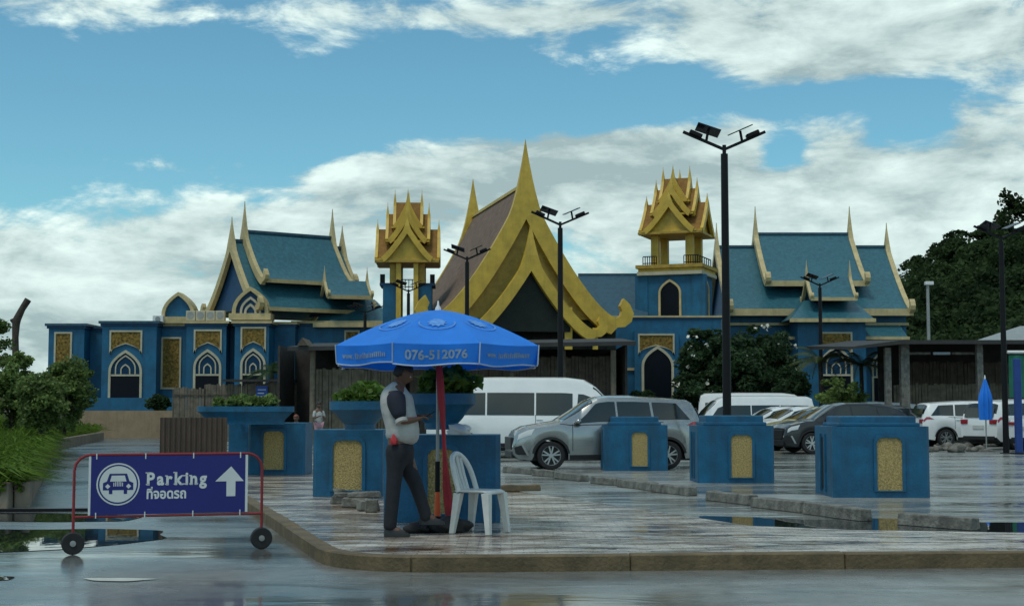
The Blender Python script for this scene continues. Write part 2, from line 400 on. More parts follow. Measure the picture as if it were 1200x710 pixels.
# ---------------------------------------------------------------- curved gable roofs
def rcurve(hw, h, p, n=14): return [(hw*i/n, h*(1-i/n)**p) for i in range(n+1)]
def barge_outline(hw, h, p, bw, tip, hook, tk=.16):
    n = 22
    outer = []
    for i in range(n+1):
        t = i/n; outer.append((hw*t, h*(1-t)**p + tip*max(0, 1-t/tk)**2.1 + .09))
    # tip sharpened with closer points
    fine = [(hw*t, h*(1-t)**p + tip*(1-t/tk)**2.1 + .09) for t in (0, tk*.1, tk*.22, tk*.36, tk*.52, tk*.72)]
    outer = fine + [q for q in outer if q[0] > hw*tk*.8]
    c = rcurve(hw, h, p, 22); inner = []
    for i, (y, z) in enumerate(c):
        a = c[max(i-1, 0)]; b = c[min(i+1, len(c)-1)]; d = Vector((b[0]-a[0], b[1]-a[1])).normalized()
        inner.append((y + d.y*bw, z - d.x*bw))
    k = next(i for i, q in enumerate(inner) if q[0] > 0)
    a, b = inner[max(k-1, 0)], inner[k]; t = 0 if b[0] == a[0] else (0-a[0])/(b[0]-a[0])
    inner = [(0, a[1] + (b[1]-a[1])*max(0, min(1, t)))] + inner[k:]
    inner = [q for q in inner if q[0] >= 0]
    if hook:
        hk = hook; E = outer[-1]; d = Vector((c[-1][0]-c[-2][0], c[-1][1]-c[-2][1])).normalized()
        horn = [(E[0]+.22*hk, E[1]+.10*hk), (E[0]+.30*hk, E[1]+.35*hk), (E[0]+.20*hk, E[1]+.62*hk), (E[0]+.40*hk, E[1]+1.0*hk), (E[0]+.72*hk, E[1]+.70*hk),
                (E[0]+.92*hk, E[1]+.25*hk), (E[0]+.80*hk, E[1]-.18*hk), (E[0]+.45*hk, E[1]-.45*hk), (E[0]+.05*hk, E[1]-.48*hk)]
        side = outer + horn + inner[::-1]
        inner_end = inner
    else:
        side = outer + inner[::-1]
    full = side + [(-a, b) for a, b in side[::-1]]
    # drop the doubled points on the axis
    out = []
    for q in full:
        if not out or (abs(q[0]-out[-1][0]) + abs(q[1]-out[-1][1])) > 1e-6: out.append(q)
    if abs(out[0][0]-out[-1][0]) + abs(out[0][1]-out[-1][1]) < 1e-6: out.pop()
    return out, inner
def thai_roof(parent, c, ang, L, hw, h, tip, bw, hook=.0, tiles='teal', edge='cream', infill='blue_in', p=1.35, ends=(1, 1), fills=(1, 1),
              bt=.25, eave=.22, tk=.16, world=True, ridge=None, sides=(1, -1), over=.0, rec=.25):
    """c: eave-level centre of the ridge line; ang: heading of the ridge; L: length"""
    c = Vector(c); u = Vector((math.cos(ang), math.sin(ang), 0)); w = Vector((-math.sin(ang), math.cos(ang), 0))
    def pt(s, y, z): return c + u*s + w*y + Vector((0, 0, z))
    cv = rcurve(hw, h, p); th = .14
    for sd in sides:
        b = MB(); rows = []
        for s in (-L/2 + bt*.4, L/2 - bt*.4): rows.append([pt(s, sd*y, z) for y, z in cv] + [pt(s, sd*(y-.02), z-th) for y, z in cv[::-1]])
        m_ = len(rows[0]); b.add(rows[0] + rows[1], [(i, (i+1) % m_, m_+(i+1) % m_, m_+i) for i in range(m_)] + [tuple(range(m_)), tuple(range(m_, 2*m_))])
        b.build('roof_slope', tiles, parent, world=world)
        if eave:
            b = MB(); b.obox(pt(0, sd*(hw+.03), -eave*.35), u, L-.06, .16, eave); b.build('eave_board', edge, parent, world=world)
    if ridge:
        MB().obox(pt(0, 0, h+.05), u, L-.2, .22, .16).build('ridge_cap', ridge, parent, world=world)
    o, inner = barge_outline(hw, h, p, bw, tip, hook, tk)
    for k, s in enumerate((-1, 1)):
        if ends[k]:
            def fn(a, z, t, s=s):   # the finial thins towards its point
                k_ = max(0, min(1, (z-h*.96)/max(tip, .01))); tm = (over-bt)/2
                return pt(s*(L/2) + s*(tm + (t-tm)*(1-.85*k_)), a, z)
            MB().prism(o, fn, -bt, over).build('bargeboard', edge, parent, world=world)
        if fills[k]:
            q = [(y, z) for y, z in cv]
            poly = [(a, max(z-.05, 0)) for a, z in q] + [(-a, max(z-.05, 0)) for a, z in q[::-1]][:-1]
            poly = [(a, z) for i, (a, z) in enumerate(poly) if i == 0 or (a, z) != poly[i-1]]
            fn = lambda a, z, t, s=s: pt(s*(L/2) - s*(bt + rec) + s*t, a*.97, z)
            MB().prism(poly, fn, -.1, .1).build('gable_panel', infill, parent, world=world)

# ================================================================ THE SETTING
def sheet(name, pts, z, m, kind='structure'):
    me = MB().add([(p[0], p[1], z) for p in pts], [tuple(range(len(pts)))]).mesh(name, fix=False)
    o = link(name, me, m); o['kind'] = kind
    if me.polygons[0].normal.z < 0: me.flip_normals()
    return o
sheet('ground', [(-2500, -500), (2500, -500), (2500, 4000), (-2500, 4000)], -.03, 'earth')
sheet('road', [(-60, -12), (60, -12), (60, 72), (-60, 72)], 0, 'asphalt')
# island pavement outline
LA, LC, LD = Vector((-9.6, 41.5)), Vector((-1.50, 12.55)), Vector((16, 13.9))
def island_edge():
    d1 = (LC-LA).normalized(); d2 = (LD-LC).normalized(); r = 1.0
    a, b = LC - d1*r, LC + d2*r
    arc = [a*(1-t)**2 + LC*2*t*(1-t) + b*t*t for t in (0, .15, .3, .45, .6, .8, 1)]
    return [LA] + arc + [LD]
EDGE = island_edge()
back = [G(1250, 624, .13), G(1000, 620, .13), G(878, 615, .13), G(740, 594, .13), G(600, 574, .13)]
back = [(LD.x, 15.2)] + [(p.x, p.y) for p in back] + [(-1.2, 27.0), (-3.9, 38.0), (-6.5, 42.5)]
pav = MB(); poly = [(p.x, p.y) for p in EDGE] + back
# paving top with finer inner cells is one surface; its edge is hidden by the kerb stones
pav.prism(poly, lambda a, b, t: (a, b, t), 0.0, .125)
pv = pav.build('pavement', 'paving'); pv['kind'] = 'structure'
# kerb stones along the road side
def along(path, step):
    out = []; pts = [Vector(p) for p in path]; carry = [pts[0]]; acc = 0
    for a, b in zip(pts, pts[1:]):
        L = (b-a).length; pos = 0
        while acc + (L-pos) >= step:
            q = step - acc; pos += q; acc = 0
            carry.append(a.lerp(b, pos/L)); out.append(carry); carry = [carry[-1]]
        acc += L-pos
        carry.append(b)
    return out
for seg in along(EDGE, 1.9):
    n_ = len(seg); L = []; Rr = []
    for i, p in enumerate(seg):
        d = (seg[min(i+1, n_-1)] - seg[max(i-1, 0)]).normalized(); nrm = Vector((-d.y, d.x))
        if i == 0: p = p + d*.003
        if i == n_-1: p = p - d*.003
        L.append(p - nrm*.03); Rr.append(p + nrm*.13)
    pl = [(p.x, p.y) for p in L] + [(p.x, p.y) for p in Rr[::-1]]
    dz = random.uniform(-.006, .006)
    MB().prism(pl, lambda a, b, t: (a, b, t), -.02, .138+dz).build('kerb_stone', 'kerb', pv, world=False, bevel=.012, seg=1)
# parking lot and drive
sheet('parking_lot', [(0, 14.6), (60, 14.6), (60, 70), (-15.5, 70), (-9.5, 44), (-3, 30), (-1, 24)], .004, 'lot')
sheet('driveway', [(-7.0, 20.4), (-3.2, 19.8), (-9.4, 41.5), (-15.4, 70), (-20.2, 70), (-15.6, 50)], .004, 'drive')
# raised terrace the palace stands on
TZ = 1.25
t_ = MB().bx(-70, 75, 70.3, 140, -.5, TZ).build('terrace', 'earth'); t_['kind'] = 'structure'
tw = MB().bx(PXS(90, 70), PXS(214, 70), 69.9, 70.3, -.1, PZ(481, 70)).build('retaining_wall', 'tanwall')
tag(tw, 'long tan rendered retaining wall at the far end of the drive', 'wall')
# planting bed on the left with its low wall
BED = [(-30, 20.7), (-6.95, 20.7), (-15.7, 50), (-18.6, 66), (-40, 66), (-40, 20.7)]
b_ = MB()
rows = []
for i in range(25):
    t = i/24; Y = 20.9 + t*45
    xe = -7.25 - (Y-20.7)*(8.75/29.3) if Y < 50 else -16.0 - (Y-50)*.181
    rows.append([(xe - w_, Y, .30 + .45*min(1, w_/3.5)*(1-math.exp(-(Y-20.7)/2.5)) + .10*math.sin(Y*.9+w_)*min(1, w_)) for w_ in (0, .6, 1.3, 2.2, 3.5, 6, 10, 20)])
b_.grid(rows); bo = b_.build('planting_bed', 'earth', smooth='all'); bo['kind'] = 'structure'
bw = thing('bed_wall', 'low stained concrete wall holding the grassy bed beside the drive', 'wall', (-6.95, 20.7, 0))
def wall_run(a, b, h0, h1, th, name, m, parent, n):
    a, b = Vector(a), Vector(b)
    for i in range(n):
        p, q = a.lerp(b, i/n), a.lerp(b, (i+1)/n); d = (q-p).normalized(); L = (q-p).length
        c = (p+q)/2; h = h0 + (h1-h0)*(i+.5)/n
        MB().obox((c.x, c.y, h/2-.05), (d.x, d.y, 0), L-.008, th, h+.1).build(name, m, parent, bevel=.015, seg=1)
wall_run((-6.98, 20.82), (-15.7, 50), .36, .36, .22, 'wall_section', 'bedwall', bw, 12)
wall_run((-15.7, 50), (-18.6, 66), .36, .36, .22, 'wall_section', 'bedwall', bw, 5)
wall_run((-7.1, 20.7), (-14.0, 20.7), .36, .40, .22, 'wall_section', 'bedwall', bw, 4)
# thin dark drain edging that crosses the drive in front of the bed
dr = MB(); a_, c_ = G(-60, 600, .0), G(300, 597, .0)
dr.obox(((a_.x+c_.x)/2, (a_.y+c_.y)/2, .02), (c_-a_), (c_-a_).length, .09, .04)
tag(dr.build('drain_cover', 'blackmetal'), 'thin dark steel drain strip laid across the drive before the bed wall', 'drain')

# ---- puddles: still water lying in the hollows
def water_mat():
    m = bpy.data.materials.new('puddle_water'); m.use_nodes = True; b = m.node_tree.nodes['Principled BSDF']
    N = m.node_tree.nodes; L = m.node_tree.links
    b.inputs['Base Color'].default_value = (.016, .02, .022, 1); b.inputs['Roughness'].default_value = .012; b.inputs['IOR'].default_value = 1.36
    geo = N.new('ShaderNodeNewGeometry'); t = N.new('ShaderNodeTexNoise'); t.inputs['Scale'].default_value = 3; t.inputs['Detail'].default_value = 3
    L.new(geo.outputs['Position'], t.inputs['Vector'])
    bp = N.new('ShaderNodeBump'); bp.inputs['Strength'].default_value = .012; bp.inputs['Distance'].default_value = .05
    L.new(t.outputs['Fac'], bp.inputs['Height']); L.new(bp.outputs[0], b.inputs['Normal'])
    return m
M['water'] = water_mat()
def puddle(pxs, z, jit, sub=6):
    pts = [G(x, y, z) for x, y in pxs]; out = []
    for a, b in zip(pts, pts[1:] + pts[:1]):
        for k in range(sub):
            p = a.lerp(b, k/sub); L = (b-a).length
            j = jit*min(1, L)
            out.append((p.x + random.uniform(-j, j), p.y + random.uniform(-j, j)*2.2))
    for _ in range(2):   # round the shore line
        m_ = len(out); out = [((out[i-1][0]+2*out[i][0]+out[(i+1) % m_][0])/4, (out[i-1][1]+2*out[i][1]+out[(i+1) % m_][1])/4) for i in range(m_)]
    o = sheet('puddle', out, z, 'water')
    return o
puddle([(-60, 619), (60, 620), (120, 619), (192, 621), (186, 626), (200, 630), (150, 636), (96, 641), (60, 644), (-60, 648)], .006, .03)
puddle([(-40, 600), (90, 601), (170, 604), (150, 610), (60, 611), (-40, 610)], .006, .03)
puddle([(95, 677), (140, 676.5), (190, 677.5), (150, 680.5), (112, 680)], .006, .02)
puddle([(-40, 674), (20, 675), (10, 679), (-40, 680)], .006, .02)
puddle([(812, 604), (900, 606), (960, 609), (1045, 607), (1100, 611), (1260, 612), (1260, 632), (1000, 632), (900, 626), (850, 613)], .010, .025)

# ================================================================ PALACE, LEFT HALL
LH = thing('palace_hall', 'blue hall with teal curved roof, cream spires and pointed windows behind the bamboo fence', 'building', (PXS(250, 84), 84, TZ))
BOT = 486
def cornice(par, x0, x1, y, Yf, Yb, ov=.18, hgt=.28, m='cream'):
    z = PZ(y, Yf); X0, X1 = PXS(x0, Yf), PXS(x1, Yf)
    b = MB(); b.bx(X0-ov, X1+ov, Yf-ov, Yb, z, z+hgt*.5); b.build('cornice', m, par)
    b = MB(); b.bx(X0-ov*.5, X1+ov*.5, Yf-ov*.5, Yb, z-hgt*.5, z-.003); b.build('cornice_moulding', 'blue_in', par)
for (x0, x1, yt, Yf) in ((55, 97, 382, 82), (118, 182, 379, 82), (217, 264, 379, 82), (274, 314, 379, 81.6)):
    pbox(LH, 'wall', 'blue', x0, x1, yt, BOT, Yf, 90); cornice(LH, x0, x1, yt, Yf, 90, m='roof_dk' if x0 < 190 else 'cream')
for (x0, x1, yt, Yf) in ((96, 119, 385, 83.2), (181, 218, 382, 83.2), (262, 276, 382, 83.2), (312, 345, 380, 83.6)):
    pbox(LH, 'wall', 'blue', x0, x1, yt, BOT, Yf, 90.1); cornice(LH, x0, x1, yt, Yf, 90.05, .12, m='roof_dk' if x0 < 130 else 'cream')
pbox(LH, 'wall', 'blue', 344, 470, 378, BOT, 84.6, 94)
cornice(LH, 344, 470, 379, 84.6, 93.9)
MB().bx(PXS(55, 82)-.25, PXS(314, 82), 81.55, 81.95, TZ-.2, PZ(466, 82)).build('plinth', 'blue', LH)
gold_panel(LH, 62, 83, 389, 440, 82)
gold_panel(LH, 127, 165.5, 387, 415, 82, archy=403)
gold_panel(LH, 226, 259, 386, 414, 82, archy=402); gold_panel(LH, 281, 311, 383, 413, 81.6, archy=401)
gold_panel(LH, 188, 211.5, 395, 456, 83.2)
gold_panel(LH, 403, 421, 387, 412, 84.6); gold_panel(LH, 430, 448, 387, 412, 84.6)
for (x0, x1, yt, Y) in ((126.5, 166, 410, 82), (226, 259, 409, 82), (281, 311, 408, 81.6)): arch_window(LH, x0, x1, yt, 466, Y)
# arched pediments on the parapet
def pediment(par, x0, x1, yt, yb, Y, depth, fill, rings=0):
    X0, X1, Z0, Z1 = PXS(x0, Y), PXS(x1, Y), PZ(yb, Y), PZ(yt, Y); cx, hw = (X0+X1)/2, (X1-X0)/2
    r = (Z1-Z0)*.98
    o = MB().prism(ring(arch(cx, hw, Z0, Z1, r), arch(cx, hw*.80, Z0, Z1-hw*.22, r*.84)), XZ(Y), 0, depth).build('pediment', 'cream', par)
    MB().prism(arch(cx, hw*.82, Z0, Z1-hw*.20, r*.86), XZ(Y), .2, depth-.2).build('pediment_panel', fill, o)
    for k in range(rings):
        q = .58 - .24*k
        MB().prism(ring(arch(cx, hw*q, Z0, Z0+(Z1-Z0)*q*1.1, (Z1-Z0)*q), arch(cx, hw*q-.12, Z0, Z0+(Z1-Z0)*q*1.1-.16, (Z1-Z0)*q-.14)), XZ(Y), .10, .22).build('tracery', 'trim', o)
    MB().bx(X0-.15, X1+.15, Y-.1, Y+depth+.05, Z0-.38, Z0-.004).build('pediment_base', 'cream', o)
pediment(LH, 187, 226, 342, 371, 83.0, 1.3, 'blue'); pediment(LH, 270, 313, 336, 367, 81.9, 1.2, 'blue_in', 2)
# main roof in two tiers, turned so that the left gable faces the car park
PHI = R(35)
cxx = PXS(268, 85) + 3.03
thai_roof(LH, (cxx, 87.2, PZ(363, 84.5)), PHI, 7.6, 3.75, 4.1, 1.35, .34, .55, p=1.35, ridge='roof_dk')
thai_roof(LH, (cxx+.05, 87.2, PZ(330, 85)), PHI, 6.1, 2.75, 3.0, 1.75, .34, .5, p=1.35, ridge='roof_dk', infill='blue')
# corner porch: hipped roof and a small gabled lantern
hp = MB(); Yh = 84.3
e0, e1 = PXS(368, Yh), PXS(462, Yh); ze = PZ(379, Yh); zt = PZ(351, 86.5)
r0, r1 = PXS(384, 86.5), PXS(438, 86.5)
hp.add([(e0, Yh, ze), (e1, Yh, ze), (e1, 91, ze), (e0, 91, ze), (r0, 86.5, zt), (r1, 86.5, zt), (r1, 88.5, zt), (r0, 88.5, zt)],
       [(0,1,5,4), (1,2,6,5), (2,3,7,6), (3,0,4,7), (4,5,6,7), (3,2,1,0)])
hp.build('porch_roof', 'teal', LH)
MB().bx(e0-.1, e1+.1, Yh-.12, Yh+.05, ze-.22, ze+.06).build('eave_board', 'cream', LH)
thai_roof(LH, (PXS(404, 85.2), 85.2, PZ(347, 84)), R(18), 2.7, 1.35, 1.0, .75, .16, .25, p=1.3, bt=.15)

# ================================================================ MAIN GABLE HALL
MH = thing('gable_hall', 'tall golden gable hall with brown roof and two nested curved gables behind the umbrella', 'building', (.8, 78, TZ))
fx, fy = PXS(617, 76), 76.0; rx, ry = PXS(553, 89.6), 89.6
mang = math.atan2(ry-fy, rx-fx); mlen = math.hypot(rx-fx, ry-fy)
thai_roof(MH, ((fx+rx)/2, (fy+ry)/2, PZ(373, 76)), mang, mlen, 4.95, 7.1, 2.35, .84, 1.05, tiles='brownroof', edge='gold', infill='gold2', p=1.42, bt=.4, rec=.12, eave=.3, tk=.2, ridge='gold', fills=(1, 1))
u_ = Vector((math.cos(mang), math.sin(mang), 0))
c2 = Vector((PXS(623, 75.3), 75.3, PZ(388, 75.3)))
thai_roof(MH, c2 + u_*.4, mang, .8, 3.45, 4.15, 1.5, .52, .75, tiles='brownroof', edge='gold', infill='hallglass', p=1.40, bt=.35, rec=.15, eave=.0, tk=.2, fills=(1, 0), ends=(1, 0))
pbox(MH, 'wall', 'hallglass', 540, 722, 372, 490, 77.6, 88)
for x in range(556, 712, 22): pbox(MH, 'mullion', 'blackmetal', x, x+1.4, 374, 486, 77.5, 77.58)
for (x0, x1, yt) in ((662, 671, 360), (695, 701, 384), (584, 592, 362), (553, 560, 384)):
    pbox(MH, 'column', 'gold', x0, x1, yt, 488, 76.2, 76.6)

# ================================================================ LINK BUILDING WITH THE ARCHED DOOR
LK = thing('link_building', 'low blue link wing with a pointed doorway between golden gable and right tower', 'building', (PXS(770, 82), 82, TZ))
pbox(LK, 'wall', 'blue', 690, 846, 372, 490, 82, 90)
cornice(LK, 690, 846, 372, 82, 89.9, .1, .2)
pbox(LK, 'pier', 'blue', 744, 796, 388, 489, 81.6, 82.05)
gold_panel(LK, 748, 791, 391, 416, 81.6, archy=405)
arch_window(LK, 752, 790, 405, 486, 81.55, .14, 'darkwin', False)
pbox(LK, 'string_course', 'cream', 716, 744, 431, 434, 81.9, 82.02)
lr = MB(); lr.add([(PXS(678, 84), 84, PZ(370, 84)), (PXS(760, 84), 84, PZ(370, 84)), (PXS(760, 88), 88, PZ(322, 88)), (PXS(678, 88), 88, PZ(322, 88)),
   (PXS(678, 84), 92, PZ(370, 84)), (PXS(760, 84), 92, PZ(370, 84))], [(0,1,2,3), (3,2,5,4), (1,5,2), (0,3,4), (0,4,5,1)])
lr.build('roof', 'roof_dk', LK)
MB().obox(((PXS(678, 88)+PXS(760, 88))/2, 88, PZ(322, 88)), (1,0,0), PXS(760, 88)-PXS(678, 88), .2, .15).build('ridge_cap', 'roof_dk', LK)

# ================================================================ TOWERS
def tower(label, X, Y, rz, ze, col_h, body, kx=1.0):
    T = thing('roof_tower', label, 'tower', (X, Y, TZ), rz, 'golden roofed towers')
    ze -= TZ
    kw = dict(tiles='redroof', edge='gold', infill='gold', world=False, eave=.1, bt=.16, p=1.22, tk=.2)
    # crossed gables, three tiers
    for (L, hw, h, z0, tip) in ((3.55, 1.40, 1.80, 0, .45), (2.45, 1.08, 1.6, 1.05, .55), (1.65, .80, 1.45, 1.85, .62)):
        for a in (0, R(90)):
            thai_roof(T, (0, 0, ze+z0), a, L, hw, h, tip, .24, 0, **kw)
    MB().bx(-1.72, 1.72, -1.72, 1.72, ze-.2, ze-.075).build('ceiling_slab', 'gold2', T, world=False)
    zd = ze - col_h
    for sx in (-1, 1):
        for sy in (-1, 1):
            if body == 'solid':
                MB().bx(sx*.95-.2, sx*.95+.2, sy*.95-.2, sy*.95+.2, zd, ze-.21).build('column', 'gold', T, world=False)
            else:   # the open tower: tall inner shafts and shorter outer ones on the piers
                MB().bx(sx*.47-.13, sx*.47+.13, sy*1.3-.15, sy*1.3+.15, 0, ze-.21).build('column', 'gold', T, world=False)
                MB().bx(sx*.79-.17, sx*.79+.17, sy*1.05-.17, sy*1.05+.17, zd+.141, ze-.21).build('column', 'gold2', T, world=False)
    def rail(x0, y0, x1, y1):
        b = MB(); d = Vector((x1-x0, y1-y0, 0)); L = d.length
        for z in (zd+.12, zd+.52): b.obox(((x0+x1)/2, (y0+y1)/2, z), d, L, .05, .05)
        for k in range(7):
            t = k/6; b.bx(x0+(x1-x0)*t-.02, x0+(x1-x0)*t+.02, y0+(y1-y0)*t-.02, y0+(y1-y0)*t+.02, zd, zd+.5)
        b.build('railing', 'blackmetal', T, world=False)
    if body == 'solid':
        w = 1.55
        for k, (o_, m_) in enumerate(((.28, 'gold2'), (.16, 'gold'), (.22, 'trim'))):
            MB().bx(-w-o_, w+o_, -w-o_, w+o_, zd-.2*(k+1)+.003, zd-.2*k).build('cornice', m_, T, world=False)
        MB().bx(-w, w, -w, w, 0, zd-.6).build('wall', 'blue', T, world=False)
        for s_ in (-1, 1):
            MB().bx(s_*(w+.02)-.35, s_*(w+.02)+.35, -w-.06, -w+.4, 0, zd-.61).build('pilaster', 'blue', T, world=False)
        zb, zt = zd-3.15, zd-.85
        for face in (0, 1):
            fn = (lambda a, b, t: (a, -w-.0+t, b)) if face == 0 else (lambda a, b, t: (w-t, a, b))
            hw = .62 if face == 0 else .5
            o = MB().prism(ring(arch(0, hw, zb, zt), arch(0, hw-.11, zb, zt-.14)), fn, -.10, .05).build('window', 'cream', T, world=False)
            MB().prism(arch(0, hw-.1, zb, zt-.12), fn, -.03, .04).build('pane', 'darkwin', o, world=False)
        MB().bx(-w-.2, w+.2, -w-.2, w+.2, zb-.25, zb-.1).build('string_course', 'blue', T, world=False)
        for q in ((-1.5, -1.5, -.75, -1.5), (.75, -1.5, 1.5, -1.5), (1.5, -1.5, 1.5, 1.5)): rail(*q)
    else:
        for sx in (-1, 1):
            MB().bx(sx*.97-.36, sx*.97+.36, -1.12, 1.12, 0, zd).build('pier', 'blue', T, world=False)
            MB().bx(sx*1.06-.45, sx*1.06+.45, -1.14, 1.14, zd+.003, zd+.14).build('pier_cap', 'blue_in', T, world=False)
            rail(sx*1.42, -1.1, sx*1.42, 1.1)
            MB().bx(sx*1.36-.13, sx*1.36+.13, -1.12, -.85, zd+.141, zd+.62).build('loudspeaker_box', 'blackmetal', T, world=False)
        rail(-.6, 1.1, .6, 1.1)
    T.scale = (kx, kx, 1)
    return T
tower('gold tiered tower on open blue piers, left of the big golden gable', PXS(477.5, 80), 80, R(2), PZ(303, 78.3), 1.42, 'open')
tower('gold tiered tower on solid blue shaft with pointed window, right of the big gable', PXS(795, 85.5), 85.5, R(-21), PZ(269, 83.5), 2.0, 'solid', 1.09)

# ================================================================ PALACE, RIGHT HALL
RH = thing('palace_hall', 'long teal roofed blue hall with tall cream spires in front of the wooded hill', 'building', (PXS(950, 90), 90, TZ))
Yr = 93.0
hw1 = 5.4
x0, x1 = PXS(839, Yr), PXS(1045.5, Yr)
ze = PZ(363, Yr-hw1)
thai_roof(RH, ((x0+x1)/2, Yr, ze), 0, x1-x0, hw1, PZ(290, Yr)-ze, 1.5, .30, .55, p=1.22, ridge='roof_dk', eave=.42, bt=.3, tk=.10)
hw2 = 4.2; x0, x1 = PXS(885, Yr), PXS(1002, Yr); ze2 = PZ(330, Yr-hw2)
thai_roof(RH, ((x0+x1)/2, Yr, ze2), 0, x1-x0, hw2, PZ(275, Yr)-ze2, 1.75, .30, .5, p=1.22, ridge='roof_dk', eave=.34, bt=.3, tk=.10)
MB().bx(PXS(850, 88), PXS(1066, 88), 88.4, 97, TZ, ze-.1).build('wall', 'blue', RH)
MB().bx(PXS(850, 88)-.1, PXS(1066, 88)+.1, 88.15, 88.39, PZ(381, 88), PZ(378, 88)).build('string_course', 'cream', RH)
# porch with hipped roof and lantern gable
Yh = 84.6; pbox(RH, 'porch_wall', 'blue', 936, 1016, 377, 490, 85.2, 88.5)
e0, e1 = PXS(928, Yh), PXS(1027, Yh); z_e = PZ(374, Yh); r0, r1 = PXS(945, 87.2), PXS(1002, 87.2); z_t = PZ(352, 87.2)
hp = MB(); hp.add([(e0, Yh, z_e), (e1, Yh, z_e), (e1, 89.5, z_e), (e0, 89.5, z_e), (r0, 87.2, z_t), (r1, 87.2, z_t), (r1, 89, z_t), (r0, 89, z_t)],
       [(0,1,5,4), (1,2,6,5), (2,3,7,6), (3,0,4,7), (4,5,6,7), (3,2,1,0)])
hp.build('porch_roof', 'teal', RH)
MB().bx(e0-.05, e1+.05, Yh-.1, Yh+.06, z_e-.17, z_e+.05).build('eave_board', 'cream', RH)
thai_roof(RH, (PXS(973, 86.9), 86.9, PZ(349, 85.4)), 0, PXS(1000, 88)-PXS(946, 88), 1.5, 1.35, .95, .16, .22, p=1.25, bt=.18, eave=.2, tk=.12)
for (a, b) in ((1010, 1066), (926, 951)):
    q = MB(); X0, X1 = PXS(a, 86.3), PXS(b, 86.3)
    q.add([(X0, 86.3, PZ(395, 86.3)), (X1, 86.3, PZ(395, 86.3)), (X1, 88.4, PZ(379, 88.4)), (X0, 88.4, PZ(379, 88.4)), (X0, 86.3, PZ(397, 86.3)), (X1, 86.3, PZ(397, 86.3)), (X1, 88.4, PZ(397, 86.3)), (X0, 88.4, PZ(397, 86.3))],
          [(0,1,2,3), (4,7,6,5), (0,4,5,1), (1,5,6,2), (3,2,6,7), (0,3,7,4)])
    q.build('lean_to_roof', 'teal', RH)
    MB().bx(X0-.05, X1+.05, 86.15, 86.29, PZ(398, 86.3), PZ(394.5, 86.3)).build('eave_board', 'cream', RH)
gold_panel(RH, 961, 1000, 389, 418, 85.2, archy=403); arch_window(RH, 961, 1000, 405, 470, 85.15)
arch_window(RH, 1022, 1050, 410, 470, 88.4, .12); arch_window(RH, 884, 912, 400, 470, 88.4, .12)

# air conditioning units on the left parapet
for i in range(4):
    x = 216 + i*11.6; Yp = 82.6
    A = thing('air_conditioner', 'white air conditioner unit in the row on the blue parapet', 'air conditioner', (PXS(x+5.5, Yp), Yp, PZ(375.6, Yp)), 0, 'air conditioners on the parapet')
    w_ = (PXS(x+11, Yp)-PXS(x, Yp))/2; h_ = PZ(364, Yp)-PZ(375.6, Yp)
    MB().bx(-w_, w_, 0, .35, 0, h_).build('casing', 'trim', A, world=False, bevel=.02, seg=1)
    MB().cyl((0, -.012, h_*.52), (0, .02, h_*.52), h_*.36, n=16).build('fan_grille', 'greymetal', A, world=False)
A = thing('air_conditioner', 'single white air conditioner unit on parapet beside the plain blue arch', 'air conditioner', (PXS(182, 82.6), 82.6, PZ(378, 82.6)), 0)
MB().bx(-.25, .35, 0, .35, 0, .42).build('casing', 'white', A, world=False, bevel=.02, seg=1)
MB().cyl((.05, -.012, .21), (.05, .02, .21), .15, n=16).build('fan_grille', 'greymetal', A, world=False)

# ================================================================ STREET LAMPS WITH SOLAR PANELS
def lamp_post(H):
    T = thing('street_lamp', '', 'street lamp', group='solar street lamps of the car park')
    MB().cyl((0,0,0), (0,0,.03), .2, n=12).cyl((0,0,.03), (0,0,H-.12), .10, .08, n=12).cyl((0,0,H-.12), (0,0,H+.08), .045, n=10).build('pole', 'blackmetal', T, world=False, smooth=True)
    for s in (-1, 1):
        a = MB(); a.obox((s*.46, 0, H+.18), (s*.92, 0, .40), 1.0, .07, .06)
        arm = a.build('arm', 'blackmetal', T, world=False)
        l = MB(); d = Vector((s*.92, 0, .40)).normalized()
        l.obox(Vector((s*.66, 0, H+.27)) + Vector((-d.z*s, 0, abs(d.x)))*.06, d, .30, .20, .09)
        l.build('lamp_head', 'blackmetal', arm, world=False, bevel=.015, seg=1)
        b = MB(); b.cyl((s*.40, 0, H+.17), (s*.36, 0, H+.40), .03, n=8); b.build('bracket', 'blackmetal', arm, world=False)
        p = MB(); p.obox((s*.36, 0, H+.42), (.50, 0, -.17 if s < 0 else .22), .54, .34, .025, uz=(0, .35 if s < 0 else -.10, 1)); p.build('solar_panel', 'panel_pv', arm, world=False)
    return T
lamp0 = lamp_post(7.2)
LAMPS = [(852, 172, 'black solar lamp post rising directly behind a blue concrete block with gold panel'),
         (657, 262, 'black solar lamp post standing before the big golden gable behind the white van'),
         (547, 303, 'black solar lamp post beside the brown roof slope of the golden gable'),
         (963, 334, 'black solar lamp post in front of the porch of the right teal roofed hall')]
for i, (px, py, lb) in enumerate(LAMPS):
    Y = F*(7.2-EYE)/(HY-py); o = lamp0 if i == 0 else copy_tree(lamp0)
    o.location = (PXS(px, Y), Y, 0); o['label'] = lb; o.rotation_euler.z = (0, R(8), R(-6), R(4))[i]
for (px, Y, py, lb) in ((1178, 46, 279, 'black solar lamp post beside the green banner and white cars'),
                    (478, 71, 341, 'black solar lamp post seen through the open piers of the left tower'),
                    (427, 74, 366, 'short black solar lamp post before the corner porch of the left hall')):
    o = copy_tree(lamp0); o.location = (PXS(px, Y), Y, 0); o['label'] = lb
    h = PZ(py, Y); o.scale = (1 if px != 1178 else 1, 1, h/7.2); o.rotation_euler.z = R(10)
g = thing('street_lamp', 'pale grey single head street lamp rising behind the dark shed roof', 'street lamp', (PXS(1090, 78), 78, TZ))
